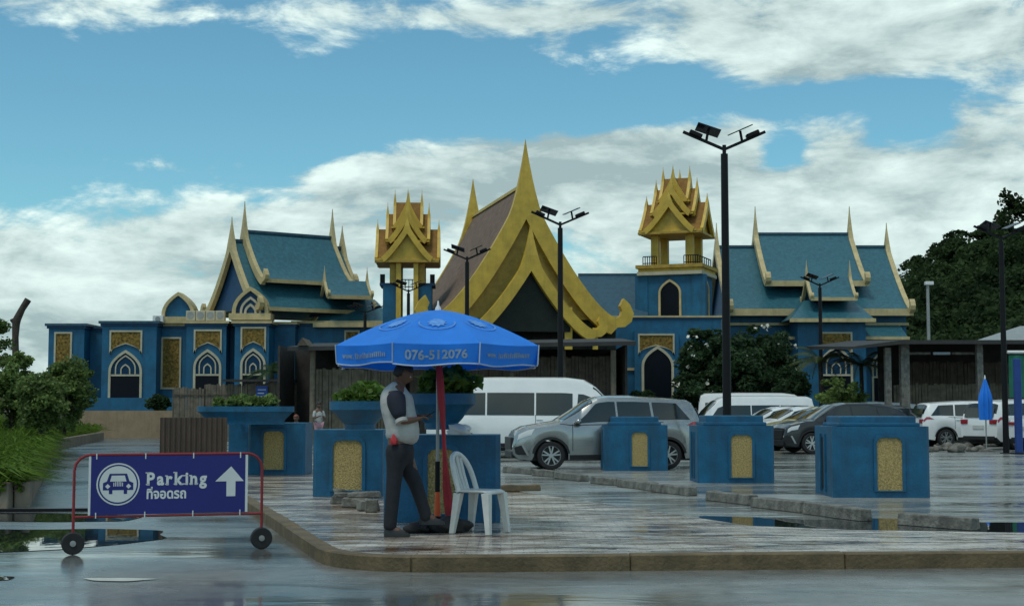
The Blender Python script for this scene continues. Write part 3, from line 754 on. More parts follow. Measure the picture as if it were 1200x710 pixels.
hh = PZ(333, 78)-TZ
MB().cyl((0,0,0), (0,0,hh), .11, .08, n=10).build('pole', 'greymetal', g, world=False)
MB().bx(-.14, .30, -.16, .16, hh-.05, hh+.14).build('lamp_head', 'white', g, world=False, bevel=.03)

# ================================================================ BLUE CONCRETE BLOCKS
def block(label, px0, px1, pyb, z0, hbody, capw, caph, rz=0., panel=True, depth=None, group='blue concrete blocks with gold panels', pw=.42, ph=.74, poff=0., slot=True):
    a = G(px0, pyb, z0); b = G(px1, pyb, z0); w = b.x-a.x; d = depth or w*.92
    T = thing('concrete_block', label, 'block', ((a.x+b.x)/2, a.y + d/2, z0), rz, group)
    # body with recessed panels cut into front and left side
    b_ = MB(); hw, hd = w/2, d/2
    c = .05
    out = [(-hw+c, -hd), (hw-c, -hd), (hw, -hd+c), (hw, hd-c), (hw-c, hd), (-hw+c, hd), (-hw, hd-c), (-hw, -hd+c)]
    b_.prism(out, lambda x, y, t: (x, y, t), 0, hbody)
    body = b_.build('body', 'blue2', T, world=False)
    if capw:
        MB().bx(-capw*hw, capw*hw, -capw*hd, capw*hd, hbody+.001, hbody+caph).build('cap', 'blue2', T, world=False, bevel=.02)
        MB().bx(-capw*hw-.05, capw*hw+.05, -capw*hd-.05, capw*hd+.05, hbody+.0005, hbody+caph*.35).build('cap_step', 'blue2', T, world=False, bevel=.015)
    if panel:
        pz0 = hbody*.10; pz1 = pz0 + hbody*ph; p2 = pw/2; r_ = .09
        def outl(g_):
            q = [(-p2-g_, pz0-g_*.3), (p2+g_, pz0-g_*.3), (p2+g_, pz1-r_)]
            q += [(p2+g_-r_+r_*math.cos(t), pz1-r_+(r_+g_)*math.sin(t)) for t in (R(30), R(60), R(90))]
            q += [(-p2-g_+r_-r_*math.cos(t), pz1-r_+(r_+g_)*math.sin(t)) for t in (R(90), R(60), R(30))] + [(-p2-g_, pz1-r_)]
            return q
        n_ = len(outl(0)); o_, i_ = outl(.05), outl(0); y0, y1 = -hd-.035, -hd+.01
        vs = [(poff+x, y0, z) for x, z in o_] + [(poff+x, y0, z) for x, z in i_] + [(poff+x, y1, z) for x, z in o_] + [(poff+x, y1, z) for x, z in i_]
        fs = []
        for k in range(n_):
            j = (k+1) % n_
            fs += [(k, j, n_+j, n_+k), (j, k, 2*n_+k, 2*n_+j), (n_+k, n_+j, 3*n_+j, 3*n_+k)]
        q = MB(); q.add(vs, fs); q.build('panel_frame', 'blue2', T, world=False)
        MB().prism(i_, lambda x, z, t: (poff+x, -hd+t, z), -.012, .01).build('pebble_panel', 'gravel', T, world=False)
        if slot:
            MB().bx(-hw-.008, -hw+.02, -.13, .13, pz0, pz1).build('side_slot', 'blackmetal', T, world=False)
            MB().bx(-hw-.03, -hw+.02, -.20, -.135, pz0-.04, pz1+.05).build('slot_frame', 'blue2', T, world=False)
            MB().bx(-hw-.03, -hw+.02, .135, .20, pz0-.04, pz1+.05).build('slot_frame', 'blue2', T, world=False)
    return T
block('stepped blue concrete block with gold pebble panel in front of the silver car', 708, 783, 551.5, .004, 1.03, .74, .19, pw=.36, poff=.08)
block('stepped blue concrete block with gold pebble panel at foot of the tall lamp', 818, 908, 566, .004, 1.08, .76, .19, pw=.40, poff=.10)
block('stepped blue concrete block with gold pebble panel beside the dark hatchback', 977, 1091, 583, .004, 1.12, .78, .16, pw=.40, poff=.12)
B1 = block('plain blue concrete block with gold pebble panel beside the brown corrugated sheet', 290, 357, 556, .127, 1.0, 0, 0, pw=.40, poff=-.05, depth=1.1, slot=False)
B2 = block('blue concrete block with gold pebble panel beside the broken concrete pile', 366, 448, 582, .127, .97, 0, 0, pw=.42, depth=.9, slot=False)
B3 = block('wide blue concrete block behind the man, carrying a leafy planter bowl', 449, 586, 612, .127, .98, 0, 0, pw=.32, depth=.8, poff=.0, slot=False)
# long blue plinth under the big oval planter
a = G(266, 553, .127); b = G(289, 553, .127)
pl = MB().bx(a.x, b.x, a.y+.1, a.y+1.1, .127, .127+1.06).build('plinth', 'blue2', None, bevel=.02)
tag(pl, 'narrow blue concrete plinth between brown corrugated sheet and a gold panelled block', 'plinth')
for px in (284, 309):
    q = P(px, 492, a.y+.3)
    tag(MB().lathe([(0, -.07), (.035, -.06), (.05, -.02), (.05, .02), (.03, .05), (0, .06)], 12, (q.x, a.y+.02, 1.235 if px < 290 else 1.175)).build('bulb_lamp', 'white', None, smooth=True),
        'small white bulb lamp set on the blue edge below the oval planter', 'lamp', 'small bulb lamps on the blue edge')
def leaves(n, centre, rad, size, seed, droop=.0, flat=.5, elong=1.6):
    """leaf-shaped faces scattered through an ellipsoid"""
    g = np.random.default_rng(seed)
    d = g.normal(size=(n, 3)); d /= np.linalg.norm(d, axis=1)[:, None]
    r = g.random(n)**.45
    c = np.array(centre) + d*r[:, None]*np.array(rad)
    return leaf_faces(c, size, g, elong)
def leaf_faces(c, size, g, elong=1.6):
    n = len(c)
    a = g.normal(size=(n, 3)); a[:, 2] = a[:, 2]*.6; a /= np.linalg.norm(a, axis=1)[:, None]
    b = np.cross(a, g.normal(size=(n, 3))); b /= np.linalg.norm(b, axis=1)[:, None]
    s = size*(.6 + .8*g.random(n))[:, None]
    nn = np.cross(a, b)*s*.12
    v = np.stack([c - a*s*elong*.5, c + b*s*.5 + nn, c + a*s*elong*.5, c - b*s*.5 + nn], axis=1).reshape(-1, 3)
    return v
def leaf_mesh(name, vs):
    v = np.concatenate(vs) if isinstance(vs, list) else vs
    n = len(v)//4; me = bpy.data.meshes.new(name)
    me.vertices.add(len(v)); me.vertices.foreach_set('co', v.astype(np.float32).ravel())
    me.loops.add(n*4); me.loops.foreach_set('vertex_index', np.arange(n*4, dtype=np.int32))
    me.polygons.add(n); me.polygons.foreach_set('loop_start', np.arange(0, n*4, 4, dtype=np.int32)); me.polygons.foreach_set('loop_total', np.full(n, 4, dtype=np.int32))
    me.update(); me.validate()
    return me
def clumps(n_cl, n_leaf, centre, rad, clr, size, seed, elong=1.6, shell=.55, squash=.7):
    g = np.random.default_rng(seed); out = []
    d = g.normal(size=(n_cl, 3)); d /= np.linalg.norm(d, axis=1)[:, None]
    r = shell + (1-shell)*g.random(n_cl)
    cc = np.array(centre) + d*r[:, None]*np.array(rad)
    for k in range(n_cl):
        q = g.normal(size=(n_leaf, 3)); q /= np.linalg.norm(q, axis=1)[:, None]
        rr = clr*(.6+.7*g.random())
        p = cc[k] + q*(g.random(n_leaf)**.5)[:, None]*np.array([rr, rr, rr*squash])
        out.append(leaf_faces(p, size, g, elong))
    return out, cc
def bowl(label, px0, px1, pyt, pyb, Y, m_leaf, seed, sy=.9, leafh=.3, n=900, k0=.5):
    X0, X1 = PXS(px0, Y), PXS(px1, Y); zb, zt = PZ(pyb, Y), PZ(pyt, Y); r = (X1-X0)/2; h = zt-zb
    T = thing('planter_bowl', label, 'planter', ((X0+X1)/2, Y, zb), 0, 'blue planter bowls')
    MB().lathe([(0, 0), (r*k0, 0), (r*k0, h*.18), (r*(k0*.7+.27), h*.30), (r*(k0*.4+.6), h*.55), (r*.97, h*.68), (r, h*.70), (r, h), (r*.9, h), (r*.86, h*.9), (0, h*.88)], 28, (0,0,0), sy=sy).build('bowl', 'blue2', T, world=False, smooth=True)
    lv, cc = clumps(26, n//26, (0, 0, h*.95+leafh*.35), (r*.82, r*.75*sy, leafh*.5), .13, .075, seed, shell=.2)
    link('foliage', leaf_mesh('foliage', lv), m_leaf, T)
    s = MB()
    for k in range(10):
        x, y, z = cc[k*2]; s.tube([(x*.4, y*.4, h*.85), (x*.8, y*.8, h*.95), (x, y, z)], .008, 5)
    so = s.build('stems', 'bark', T, world=False, kind='stuff')
    return T
bowl('large shallow blue planter bowl with thin grass behind the brown corrugated sheet', 231, 345, 476, 497, 27.9, 'leaf', 11, .45, .22, 2400, .80)
bowl('blue planter bowl with bushy bright plants behind the man\'s back', 386, 458, 470, 503, 20.5, 'leaf_lt', 12, .9, .32, 1500)
bowl('blue planter bowl full of leafy stems beside the umbrella pole', 478, 557, 461, 503, 16.4, 'leaf_lt', 13, .8, .36, 1700)

# brown corrugated sheet
Yc = 26.4; x0, x1 = PXS(188, Yc), PXS(266, Yc); z1 = PZ(489, Yc)
rows = []
for k in range(91):
    x = x0 + (x1-x0)*k/90; y = Yc + .02*math.sin(k*.9); rows.append([(x, y, .13), (x, y, z1), (x, y+.05, z1), (x, y+.05, .13)])
b = MB(); b.add([p for r in rows for p in r], [(i*4+j, i*4+(j+1) % 4, (i+1)*4+(j+1) % 4, (i+1)*4+j) for i in range(90) for j in range(4)] + [(0,1,2,3), (360,361,362,363)])
cs = thing('corrugated_screen', 'brown corrugated metal screen standing behind the parking sign', 'screen', ((x0+x1)/2, Yc, 0))
b.build('sheet', 'brownsheet', cs)
for x in (x0+.1, x1-.1): MB().bx(x-.03, x+.03, Yc+.06, Yc+.12, .0, z1-.05).build('post', 'blackmetal', cs)

# ================================================================ BROKEN KERB BLOCKS AT THE LOT'S EDGE
def cblock(pxa, pya, pxb, pyb, h, z=.004, w=.2):
    a, b = G(pxa, pya, z), G(pxb, pyb, z); d = b-a; n_ = 5; g_ = random.Random(int(pxa))
    T = MB(); u = d.normalized(); v = Vector((-u.y, u.x, 0))
    vs = []; 
    for i in range(n_):
        t = i/(n_-1); p = a.lerp(b, t)
        j = lambda s=.008: g_.uniform(-s, s)
        vs += [p + v*j(), p + v*(w+j()), p + v*(w-.02+j()) + Vector((0,0,h+j(.010))), p + v*(.02+j()) + Vector((0,0,h+j(.010)))]
    T.add(vs, [(i*4+k, i*4+(k+1) % 4, (i+1)*4+(k+1) % 4, (i+1)*4+k) for i in range(n_-1) for k in range(4)] + [(3,2,1,0), tuple((n_-1)*4+k for k in range(4))])
    return T.build('kerb_block', 'conc', None, bevel=.012, seg=1)
KB = [(588, 553, 621, 556, .13, 'weathered concrete kerb block under the front bumper of the silver car'),
      (623, 557, 647, 559, .13, 'short weathered concrete kerb block beside the front wheel of the silver car'),
      (649, 560, 679, 564, .13, 'weathered concrete kerb block ending the row below the silver car door'),
      (691, 566, 720, 569, .13, 'weathered concrete kerb block starting the row before the first stepped blue block'),
      (722, 570, 761, 575, .14, 'long weathered concrete kerb block amid the row before the first stepped blue block'),
      (763, 576, 805, 581, .14, 'dark stained concrete kerb block ending the row before the first stepped blue block'),
      (826, 586, 876, 592, .15, 'weathered kerb block lying below the stepped blue block of the tall lamp'),
      (879, 594, 936, 601, .15, 'stained kerb block meeting the puddle between two stepped blue blocks'),
      (940, 602, 1007, 611, .16, 'stained kerb block mirrored in the puddle before the dark hatchback block'),
      (1051, 615, 1137, 622, .15, 'long kerb block sunk in the puddle past the last stepped blue block')]
for q in KB: tag(cblock(*q[:5]), q[5], 'kerb block', 'broken concrete kerb blocks')
q = cblock(588, 576, 634, 575, .10, .127, .2); q.data.materials[0] = M['kerb']
tag(q, 'low brown kerb block on the paving behind the plastic chair', 'kerb block', 'broken concrete kerb blocks')

# pile of broken concrete beside the man
pile = [(402, 590, .30, .14, .10, 20, 0), (418, 594, .34, .2, .13, -15, 0), (432, 598, .26, .2, .12, 10, 0), (410, 592, .42, .13, .07, 12, .11), (428, 596, .40, .16, .08, -8, .14), (436, 600, .17, .16, .16, 5, .0), (398, 586, .18, .1, .06, 50, .10)]
for k, (px, py, sx, sy, sz, rz, dz) in enumerate(pile):
    p = G(px, py, .127); g_ = random.Random(k+3); m_ = MB()
    m_.obox((0, 0, sz/2), (math.cos(R(rz)), math.sin(R(rz)), 0), sx, sy, sz)
    m_.v = [(x+g_.uniform(-.025, .025), y+g_.uniform(-.025, .025), z+(g_.uniform(-.02, .02) if z > .01 else 0)) for x, y, z in m_.v]
    o = m_.build('concrete_chunk', 'conc', None, bevel=.015, seg=1); o.location = (p.x, p.y, .128+dz)
    tag(o, 'broken grey concrete chunk in the small pile beside the man', 'rubble', 'broken concrete in the pile')

# ================================================================ PARKING SIGN ON WHEELS
M['signblue'] = mat('sign_blue', (.006, .010, .16), .35, var=.08)
M['signwhite'] = mat('sign_white', (.66, .68, .66), .4, var=.05)
M['red'] = mat('red_paint', (.22, .012, .018), .4, var=.2)
M['rubber'] = mat('rubber', (.012, .012, .013), .7, var=.2)
def text_mesh(body, size, bold=0.0, align='LEFT'):
    cu = bpy.data.curves.new('txt', 'FONT'); cu.body = body; cu.size = size; cu.offset = bold; cu.align_x = align; cu.resolution_u = 3
    o = bpy.data.objects.new('txt', cu); COL.objects.link(o)
    dg = bpy.context.evaluated_depsgraph_get(); dg.update()
    me = bpy.data.meshes.new_from_object(o.evaluated_get(dg)); v = [tuple(p.co) for p in me.vertices]; f = [tuple(p.vertices) for p in me.polygons]
    bpy.data.objects.remove(o); bpy.data.curves.remove(cu); bpy.data.meshes.remove(me)
    return v, f
wl, wr = G(85, 650), G(306, 643)
sdir = wr-wl; sang = math.atan2(sdir.y, sdir.x); SW = sdir.length
SG = thing('parking_sign', 'blue wheeled parking sign in a red tube frame with white arrow', 'sign', (wl.x, wl.y, 0), sang)
zt, zl, zw = .955, .36, .11
fr = MB(); r_ = .15
path = [(0, 0, zw)] + [(0, 0, z) for z in (.3, .5, zt-r_)] + [(r_-r_*math.cos(a), 0, zt-r_+r_*math.sin(a)) for a in (R(25), R(50), R(70), R(90))]
path += [(SW-p[0], 0, p[2]) for p in path[::-1]]
fr.tube(path, .014, 8)
fr.build('frame', 'red', SG, world=False, smooth=True)
MB().tube([(0, 0, zl), (SW, 0, zl-.005)], .012, 8).build('lower_rail', 'red', SG, world=False, smooth=True)
for x in (0, SW):
    w_ = MB(); rr = .108
    w_.lathe([(.03, -.03), (rr*.7, -.035), (rr*.92, -.035), (rr, -.02), (rr, .02), (rr*.92, .035), (rr*.7, .035), (.03, .03)], 24, (x, 0, zw), axis='y')
    wo = w_.build('wheel', 'rubber', SG, world=False, smooth=True)
    MB().lathe([(0, -.045), (.028, -.043), (.03, -.03), (.03, .03), (0, .045)], 12, (x, 0, zw), axis='y').build('hub', 'greymetal', wo, world=False)
px0, px1, pz0, pz1 = .155, SW-.17, zl+.015, zt-.012
pn = MB().bx(px0, px1, -.012, .004, pz0, pz1).build('panel', 'signblue', SG, world=False)
for (a, b) in ((px0-.022, px0-.001), (px1+.001, px1+.026)): MB().bx(a, b, -.010, .002, pz0, pz1).build('white_edge', 'signwhite', pn, world=False)
for k in range(4):
    x = px0 + .05 + (px1-px0-.1)*k/3
    for z in (pz0, pz1): MB().bx(x-.005, x+.005, -.02, .0, z-.03, z+.025).build('cable_tie', 'signwhite', pn, world=False)
def flat(verts2, faces, name, m, parent, y):
    MB().add([(a, y, b) for a, b in verts2], faces).build(name, m, parent, world=False, fix=False)
PW, PH = px1-px0, pz1-pz0
def sx(u): return px0 + PW*u      # u, v measured on the photographed panel
def sz(v): return pz1 - PH*v
cxs, czs, cr = sx(.172), sz(.48), PH*.36
def disc(r, n=36): return [(cxs+r*math.cos(2*math.pi*i/n), czs+r*math.sin(2*math.pi*i/n)) for i in range(n)]
for k, (r, m_) in enumerate(((cr, 'signwhite'), (cr*.93, 'signblue'), (cr*.86, 'signwhite'))):
    flat(disc(r), [tuple(range(36))], 'emblem_disc', m_, pn, -.0135-.0012*k)
def poly(pts, name, m, y): flat([(cxs+a*cr, czs+b*cr) for a, b in pts], [tuple(range(len(pts)))], name, m, pn, y)
poly([(-.70, -.28), (-.70, .06), (-.52, .14), (-.40, .50), (.40, .50), (.52, .14), (.70, .06), (.70, -.28), (.42, -.28), (.42, -.46), (.26, -.46), (.26, -.28), (-.26, -.28), (-.26, -.46), (-.42, -.46), (-.42, -.28)], 'car_pictogram', 'signblue', -.0172)
poly([(-.38, .13), (-.30, .41), (.30, .41), (.38, .13)], 'pictogram_window', 'signwhite', -.0184)
for s in (-1, 1): poly([(s*.48-.12, -.10), (s*.48, -.22), (s*.48+.12, -.10), (s*.48, .02)], 'pictogram_headlight', 'signwhite', -.0184)
for k in range(6): poly([(-.22+k*.08, -.1), (-.18+k*.08, -.1), (-.18+k*.08, .08+.05*math.sin(k/5*math.pi)), (-.22+k*.08, .08+.05*math.sin(k/5*math.pi))], 'pictogram_grille', 'signwhite', -.0184)
arr = [(.905, .20), (.99, .46), (.935, .46), (.935, .72), (.875, .72), (.875, .46), (.80, .46)]
flat([(sx(a), sz(b)) for a, b in arr], [tuple(range(7))], 'arrow', 'signwhite', pn, -.0145)
# Parking, with slab serifs like the photographed lettering
size = PH*.30; x = sx(.355); base = sz(.50); tv = []; tf = []
wid = {}
for ch in 'Parking':
    v, f = text_mesh(ch, size, .006)
    mn, mx = min(p[0] for p in v), max(p[0] for p in v)
    n0 = len(tv); tv += [(x + p[0]-mn, base + p[1]) for p in v]; tf += [tuple(i+n0 for i in q) for q in f]
    st = size*.115; sh = size*.055
    def ser(xc, z, wdt=st*2.0):
        n1 = len(tv); tv.extend([(xc-wdt/2, z-.001), (xc+wdt/2, z-.001), (xc+wdt/2, z+sh), (xc-wdt/2, z+sh)]); tf.append((n1, n1+1, n1+2, n1+3))
    cap = size*.72; xh = size*.53
    if ch in 'Prkin': ser(x+st*.5, base)
    if ch in 'P': ser(x+st*.2, base+cap-sh)
    if ch in 'k': ser(x+(mx-mn)-st*.4, base); ser(x+st*.2, base+cap-sh); ser(x+(mx-mn)-st*.5, base+xh-sh)
    if ch in 'n': ser(x+(mx-mn)-st*.5, base)
    if ch in 'rin': ser(x+st*.1, base+xh-sh, st*1.5)
    x += (mx-mn) + size*.13
sc = (sx(.745)-sx(.355))/(x-size*.13-sx(.355))
tv = [(sx(.355)+(a-sx(.355))*sc, b) for a, b in tv]
flat(tv, tf, 'lettering', 'signwhite', pn, -.0145)
v, f = text_mesh('ที่จอดรถ', PH*.23, .004)
mn, mx = min(p[0] for p in v), max(p[0] for p in v); k = (sx(.61)-sx(.355))/(mx-mn)
flat([(sx(.355)+(p[0]-mn)*k, sz(.735)+p[1]) for p in v], f, 'thai_lettering', 'signwhite', pn, -.0145)

# ================================================================ UMBRELLA
def cloth(name, col):
    m = mat(name, col, .55, var=.12, vscale=2.5, bump=.2, bscale=8); b = m.node_tree.nodes['Principled BSDF']
    see_through(m, .22)
    return m
M['canvas'] = cloth('blue_canvas', (.016, .24, .86)); M['canvas_in'] = cloth('grey_lining', (.35, .36, .38))
M['print'] = mat('faded_print', (.24, .33, .44), .7, var=.25, vscale=20)
M['faint'] = mat('faint_print', (.10, .28, .66), .7, var=.3, vscale=20)
M['piping'] = mat('pale_piping', (.40, .48, .58), .6)
M['redcloth'] = mat('red_cloth', (.42, .025, .035), .7, var=.25, vscale=6)
M['orange'] = mat('orange_plastic', (.75, .10, .02), .5, var=.1)
UY = 15.45; ux = PXS(513, UY)
U = thing('market_umbrella', 'big blue advertising umbrella with printed phone number over the man', 'umbrella', (ux, UY, .127), R(2))
RU = 1.135; zr = PZ(407, UY)-.127; za = PZ(363, UY)-.127; zv = .205
def canopy(t, a, sagf=0.0):
    """t 0 apex..1 rim, a in rib units"""
    k = math.floor(a); f = a-k
    A0, A1 = R(45*k-22.5-90), R(45*(k+1)-22.5-90)
    r = RU*t; z = za - (za-zr)*(t**1.5)
    p = Vector((math.cos(A0), math.sin(A0), 0))*(1-f) + Vector((math.cos(A1), math.sin(A1), 0))*f
    return Vector((p.x*r, p.y*r, z - .022*math.sin(math.pi*f)*t*(1-t*.4) - sagf))
g_ = random.Random(4)
panels = []
for k in range(8):
    rows = [[canopy(i/8, k+j/8*.9999) for j in range(9)] for i in range(9)]
    o = MB().grid(rows).build('canopy_panel', 'canvas', U, world=False, smooth='all', fix=False); panels.append(o)
    drop = zv*(1.0 if k not in (7,) else .92); tw = [g_.uniform(-.03, .03) for _ in range(9)]
    vr = []
    for i in range(5):
        t = i/4; vr.append([canopy(1, k+j/8*.9999) + Vector((0, 0, -drop*t - .012*math.sin(j*.8)*t)) + Vector((canopy(1, k+.5).x, canopy(1, k+.5).y, 0)).normalized()*(.02*t*math.sin(j*1.3+k) - .03*t) for j in range(9)])
    vo = MB().grid(vr).build('valance', 'canvas', o, world=False, smooth='all', fix=False)
    e = MB().tube([q + Vector((0, 0, 0)) for q in vr[-1]], .008, 5); e.build('piping', 'piping', vo, world=False)
    MB().tube([vr[i][0]*1.004 for i in range(5)], .007, 5).build('piping', 'piping', vo, world=False)
    rb = MB().tube([canopy(t, k)*.99 - Vector((0, 0, .025)) for t in (.03, .35, .7, 1)], .008, 6); rb.build('rib', 'greymetal', U, world=False)
    MB().tube([(0, 0, zr-.25), canopy(.55, k) - Vector((0, 0, .03))], .006, 6).build('strut', 'greymetal', U, world=False)
MB().cyl((0, 0, .0), (0, 0, za+.01), .018, n=10).build('pole', 'greymetal', U, world=False, smooth=True)
MB().lathe([(.035, 0), (.03, .03), (.012, .06), (.008, .10), (0, .11)], 12, (0, 0, za-.01)).build('finial', 'signwhite', U, world=False, smooth=True)
MB().cyl((0, 0, .06), (0, 0, .40), .042, .024, n=12).build('orange_sleeve', 'orange', U, world=False, smooth=True)
MB().cyl((0, 0, .40), (0, 0, .72), .027, n=12).build('socket', 'blackmetal', U, world=False, smooth=True)
# printed number and faded emblem
def on_valance(k, u, w):  # u across 0..1, w down 0..1
    p = canopy(1, k+u); m_ = canopy(1, k+.5); n_ = Vector((m_.x, m_.y, 0)).normalized()
    f = u*8; j = f
    return p + Vector((0, 0, -zv*w - .012*math.sin(j*.8)*w)) + n_*(.02*w*math.sin(j*1.3+k) - .03*w + .006)
def print_valance(k, body, u0, u1, w0, w1, rev=False):
    v, f = text_mesh(body, 1.0, .03)
    xs = [p[0] for p in v]; ys = [p[1] for p in v]; a, b, c, d = min(xs), max(xs), min(ys), max(ys)
    pts = [on_valance(k, u0 + (u1-u0)*(p[0]-a)/(b-a), w1 - (w1-w0)*(p[1]-c)/(d-c)) for p in v]
    MB().add(pts, f).build('lettering', 'print', panels[k], world=False, fix=False)
print_valance(0, '076-512076', .14, .86, .26, .74)
for k in (1, 7):   # a web address too worn to read: www and a run of faded strokes
    print_valance(k, 'www.', .12, .30, .42, .62); g2 = random.Random(k)
    b = MB(); u = .33
    while u < .86:
        w_ = g2.uniform(.014, .024); t0 = g2.choice((.36, .42, .42)); b.add([on_valance(k, u, t0), on_valance(k, u+w_, t0), on_valance(k, u+w_, .63), on_valance(k, u, .63)], [(0, 1, 2, 3)]); u += w_+.012
    b.build('worn_lettering', 'print', panels[k], world=False, fix=False, kind='stuff')
def emblem(k):
    def pt(x, y): return canopy(.60 - y*.85, k+.5+x*.95) + Vector((0, -.004, .010))
    b = MB()
    n_ = 14
    for (r0, r1, sy) in ((.30, .325, .62),):
        vs = []
        for i in range(n_+1):
            a = R(180 + 180*i/n_); vs += [pt(r0*math.cos(a)*1.25, r0*math.sin(a)*sy+.06), pt(r1*math.cos(a)*1.25, r1*math.sin(a)*sy+.06)]
        b.add(vs, [(2*i, 2*i+1, 2*i+3, 2*i+2) for i in range(n_)])
    b.build('emblem_arc', 'faint', panels[k], world=False, fix=False)
    b = MB(); pts = []
    for i in range(22):
        a = 2*math.pi*i/22; r = .17 if i % 2 else .12
        pts.append(pt(r*math.cos(a)*1.35, r*math.sin(a)*.75+.05))
    b.add(pts + [pt(0, .05)], [(i, (i+1) % 22, 22) for i in range(22)]).build('emblem', 'faint', panels[k], world=False, fix=False)
for k in (0, 1, 7): emblem(k)
# red cloth tied along the pole
rc = MB(); L1 = []; 
for i in range(15):
    t = i/14; z = zr-.1 - (zr-.16)*t
    x = .01 + .015*math.sin(t*5) + .15*t**1.6; w_ = .026 + .012*math.sin(t*9) + .012*t
    L1.append([(x-w_, -.04-.02*math.sin(t*6), z), (x, -.06-.02*math.sin(t*6), z), (x+w_, -.035-.02*math.sin(t*6), z), (x, -.015, z), (x-w_, -.04-.02*math.sin(t*6), z)])
rc.grid(L1); ro = rc.build('red_cloth', 'redcloth', None, smooth='all'); ro.location = (ux, UY, .127)
tag(ro, 'long red cloth strip tied down the umbrella pole', 'cloth')
# dark base the pole stands in
ub = thing('umbrella_base', 'black round umbrella base and sagging sandbag at the man\'s feet', 'umbrella base', (ux, UY, .127))
MB().lathe([(0, 0), (.27, 0), (.28, .03), (.27, .07), (.10, .085), (.05, .14), (.03, .15), (0, .15)], 24).build('base_disc', 'blackmetal', ub, world=False, smooth=True)
def lump(name, m, parent, c, r, seed, amp=.18, sub=3):
    bm = bmesh.new(); bmesh.ops.create_icosphere(bm, subdivisions=sub, radius=1); g_ = random.Random(seed)
    ph = [g_.uniform(0, 6) for _ in range(6)]
    for v in bm.verts:
        p = v.co; k = 1 + amp*(math.sin(p.x*3+ph[0])*math.sin(p.y*4+ph[1]) + .5*math.sin(p.z*6+ph[2]+p.x*5))
        v.co = Vector((p.x*r[0]*k, p.y*r[1]*k, max(-r[2]*.55, p.z*r[2]*k)))
        v.co += Vector(c)
    me = bpy.data.meshes.new(name); bm.to_mesh(me); bm.free(); me.shade_smooth()
    return link(name, me, m, parent)
lump('sandbag', 'rubber', ub, (.14, -.28, .06), (.22, .14, .10), 3)
lump('sandbag', 'rubber', ub, (-.20, -.30, .04), (.14, .12, .07), 5)
# white plastic bag left on the block
pb_ = lump('plastic_bag', 'plastic', None, (0, 0, 0), (.13, .10, .07), 9, .3)
pb_.location = (PXS(538, 16.2), 16.2, 1.107+.05); tag(pb_, 'crumpled translucent white plastic bag lying on the blue block', 'bag')

# ================================================================ PLASTIC CHAIR
CH = thing('plastic_chair', 'white armless plastic chair beside the red cloth of the umbrella', 'chair', (PXS(562, 15.1), 15.1, .127), R(-28))
CH.scale = (.92, .92, .96)
def bar(pts, w, t):   # tapered flat bar
    b = MB(); b.tube(pts, [w]*len(pts), 6); return b
st_ = MB(); rows = []
for i in range(9):
    u = i/8; rows.append([((u-.5)*.42, (v-.5)*.42*(1-.08*(1-u)), .44 - .02*math.sin(math.pi*v)*math.sin(math.pi*min(1, u*1.1)) - (.025 if u > .95 else 0)) for v in [j/8 for j in range(9)]])
st_.grid(rows); s_o = st_.build('seat', 'plastic', CH, world=False, smooth='all', fix=False)
md = s_o.modifiers.new('thick', 'SOLIDIFY'); md.thickness = .022
for (x, y, dx, dy) in ((.19, -.18, .05, -.04), (.19, .18, .05, .04), (-.17, -.17, -.06, -.04), (-.17, .17, -.06, .04)):
    b = MB(); vs = []
    for (z, w_) in ((.43, .045), (.22, .036), (0, .028)):
        k = 1 - z/.43; cx_, cy_ = x+dx*k, y+dy*k
        vs += [(cx_-w_, cy_-w_, z), (cx_+w_, cy_-w_, z), (cx_+w_, cy_+w_, z), (cx_-w_, cy_+w_, z)]
    b.add(vs, [(i*4+j, i*4+(j+1) % 4, (i+1)*4+(j+1) % 4, (i+1)*4+j) for i in range(2) for j in range(4)] + [(3,2,1,0), (8,9,10,11)]); b.build('leg', 'plastic', CH, world=False, bevel=.006)
bk = []
for i in range(21):
    a = math.pi*i/20; y = .205*math.cos(a); z = .44 + .40*math.sin(a)**.6
    bk.append((-.18 - .13*(z-.44)/.4 + .03*math.cos(a)**2, y, z))
MB().tube(bk, .030, 8).build('back_frame', 'plastic', CH, world=False, smooth=True)
for y in (-.085, 0, .085):
    zt_ = .44 + .40*math.sqrt(1-(y/.205)**2)**.6
    MB().tube([(-.185, y*.8, .45), (-.25, y*.9, .62), (-.31, y, zt_)], .021, 6).build('back_slat', 'plastic', CH, world=False, smooth=True)

# ================================================================ PEOPLE
M['skin'] = mat('skin', (.13, .065, .04), .55, var=.12)
M['shirt'] = mat('white_shirt', (.40, .40, .385), .8, var=.16, vscale=6, bump=1.0, bscale=9)
M['navy'] = mat('navy_cloth', (.010, .013, .026), .85, var=.2, vscale=8)
M['trouser'] = mat('dark_trousers', (.010, .012, .018), .85, var=.25, vscale=8, bump=.3, bscale=16)
M['hair'] = mat('black_hair', (.010, .009, .008), .6, var=.2)
M['shoe'] = mat('black_shoe', (.010, .010, .010), .45, var=.1)
M['pink'] = mat('pink_cloth', (.40, .22, .26), .8)
M['eye'] = mat('eye', (.5, .5, .48), .3)
def skin(name, m, parent, nodes, edges, root=0, sub=2):
    """nodes: {key: (x, y, z, rx, ry)} grown into one continuous surface"""
    keys = list(nodes); ix = {k: i for i, k in enumerate(keys)}
    me = bpy.data.meshes.new(name); me.from_pydata([nodes[k][:3] for k in keys], [(ix[a], ix[b]) for a, b in edges], [])
    o = link(name, me, m, parent)
    md = o.modifiers.new('skin', 'SKIN'); md.use_smooth_shade = True
    for k in keys:
        d = me.skin_vertices[0].data[ix[k]]; d.radius = nodes[k][3:5]; d.use_root = (ix[k] == root)
    o.modifiers.new('sub', 'SUBSURF').levels = sub; o.modifiers[-1].render_levels = sub
    return o
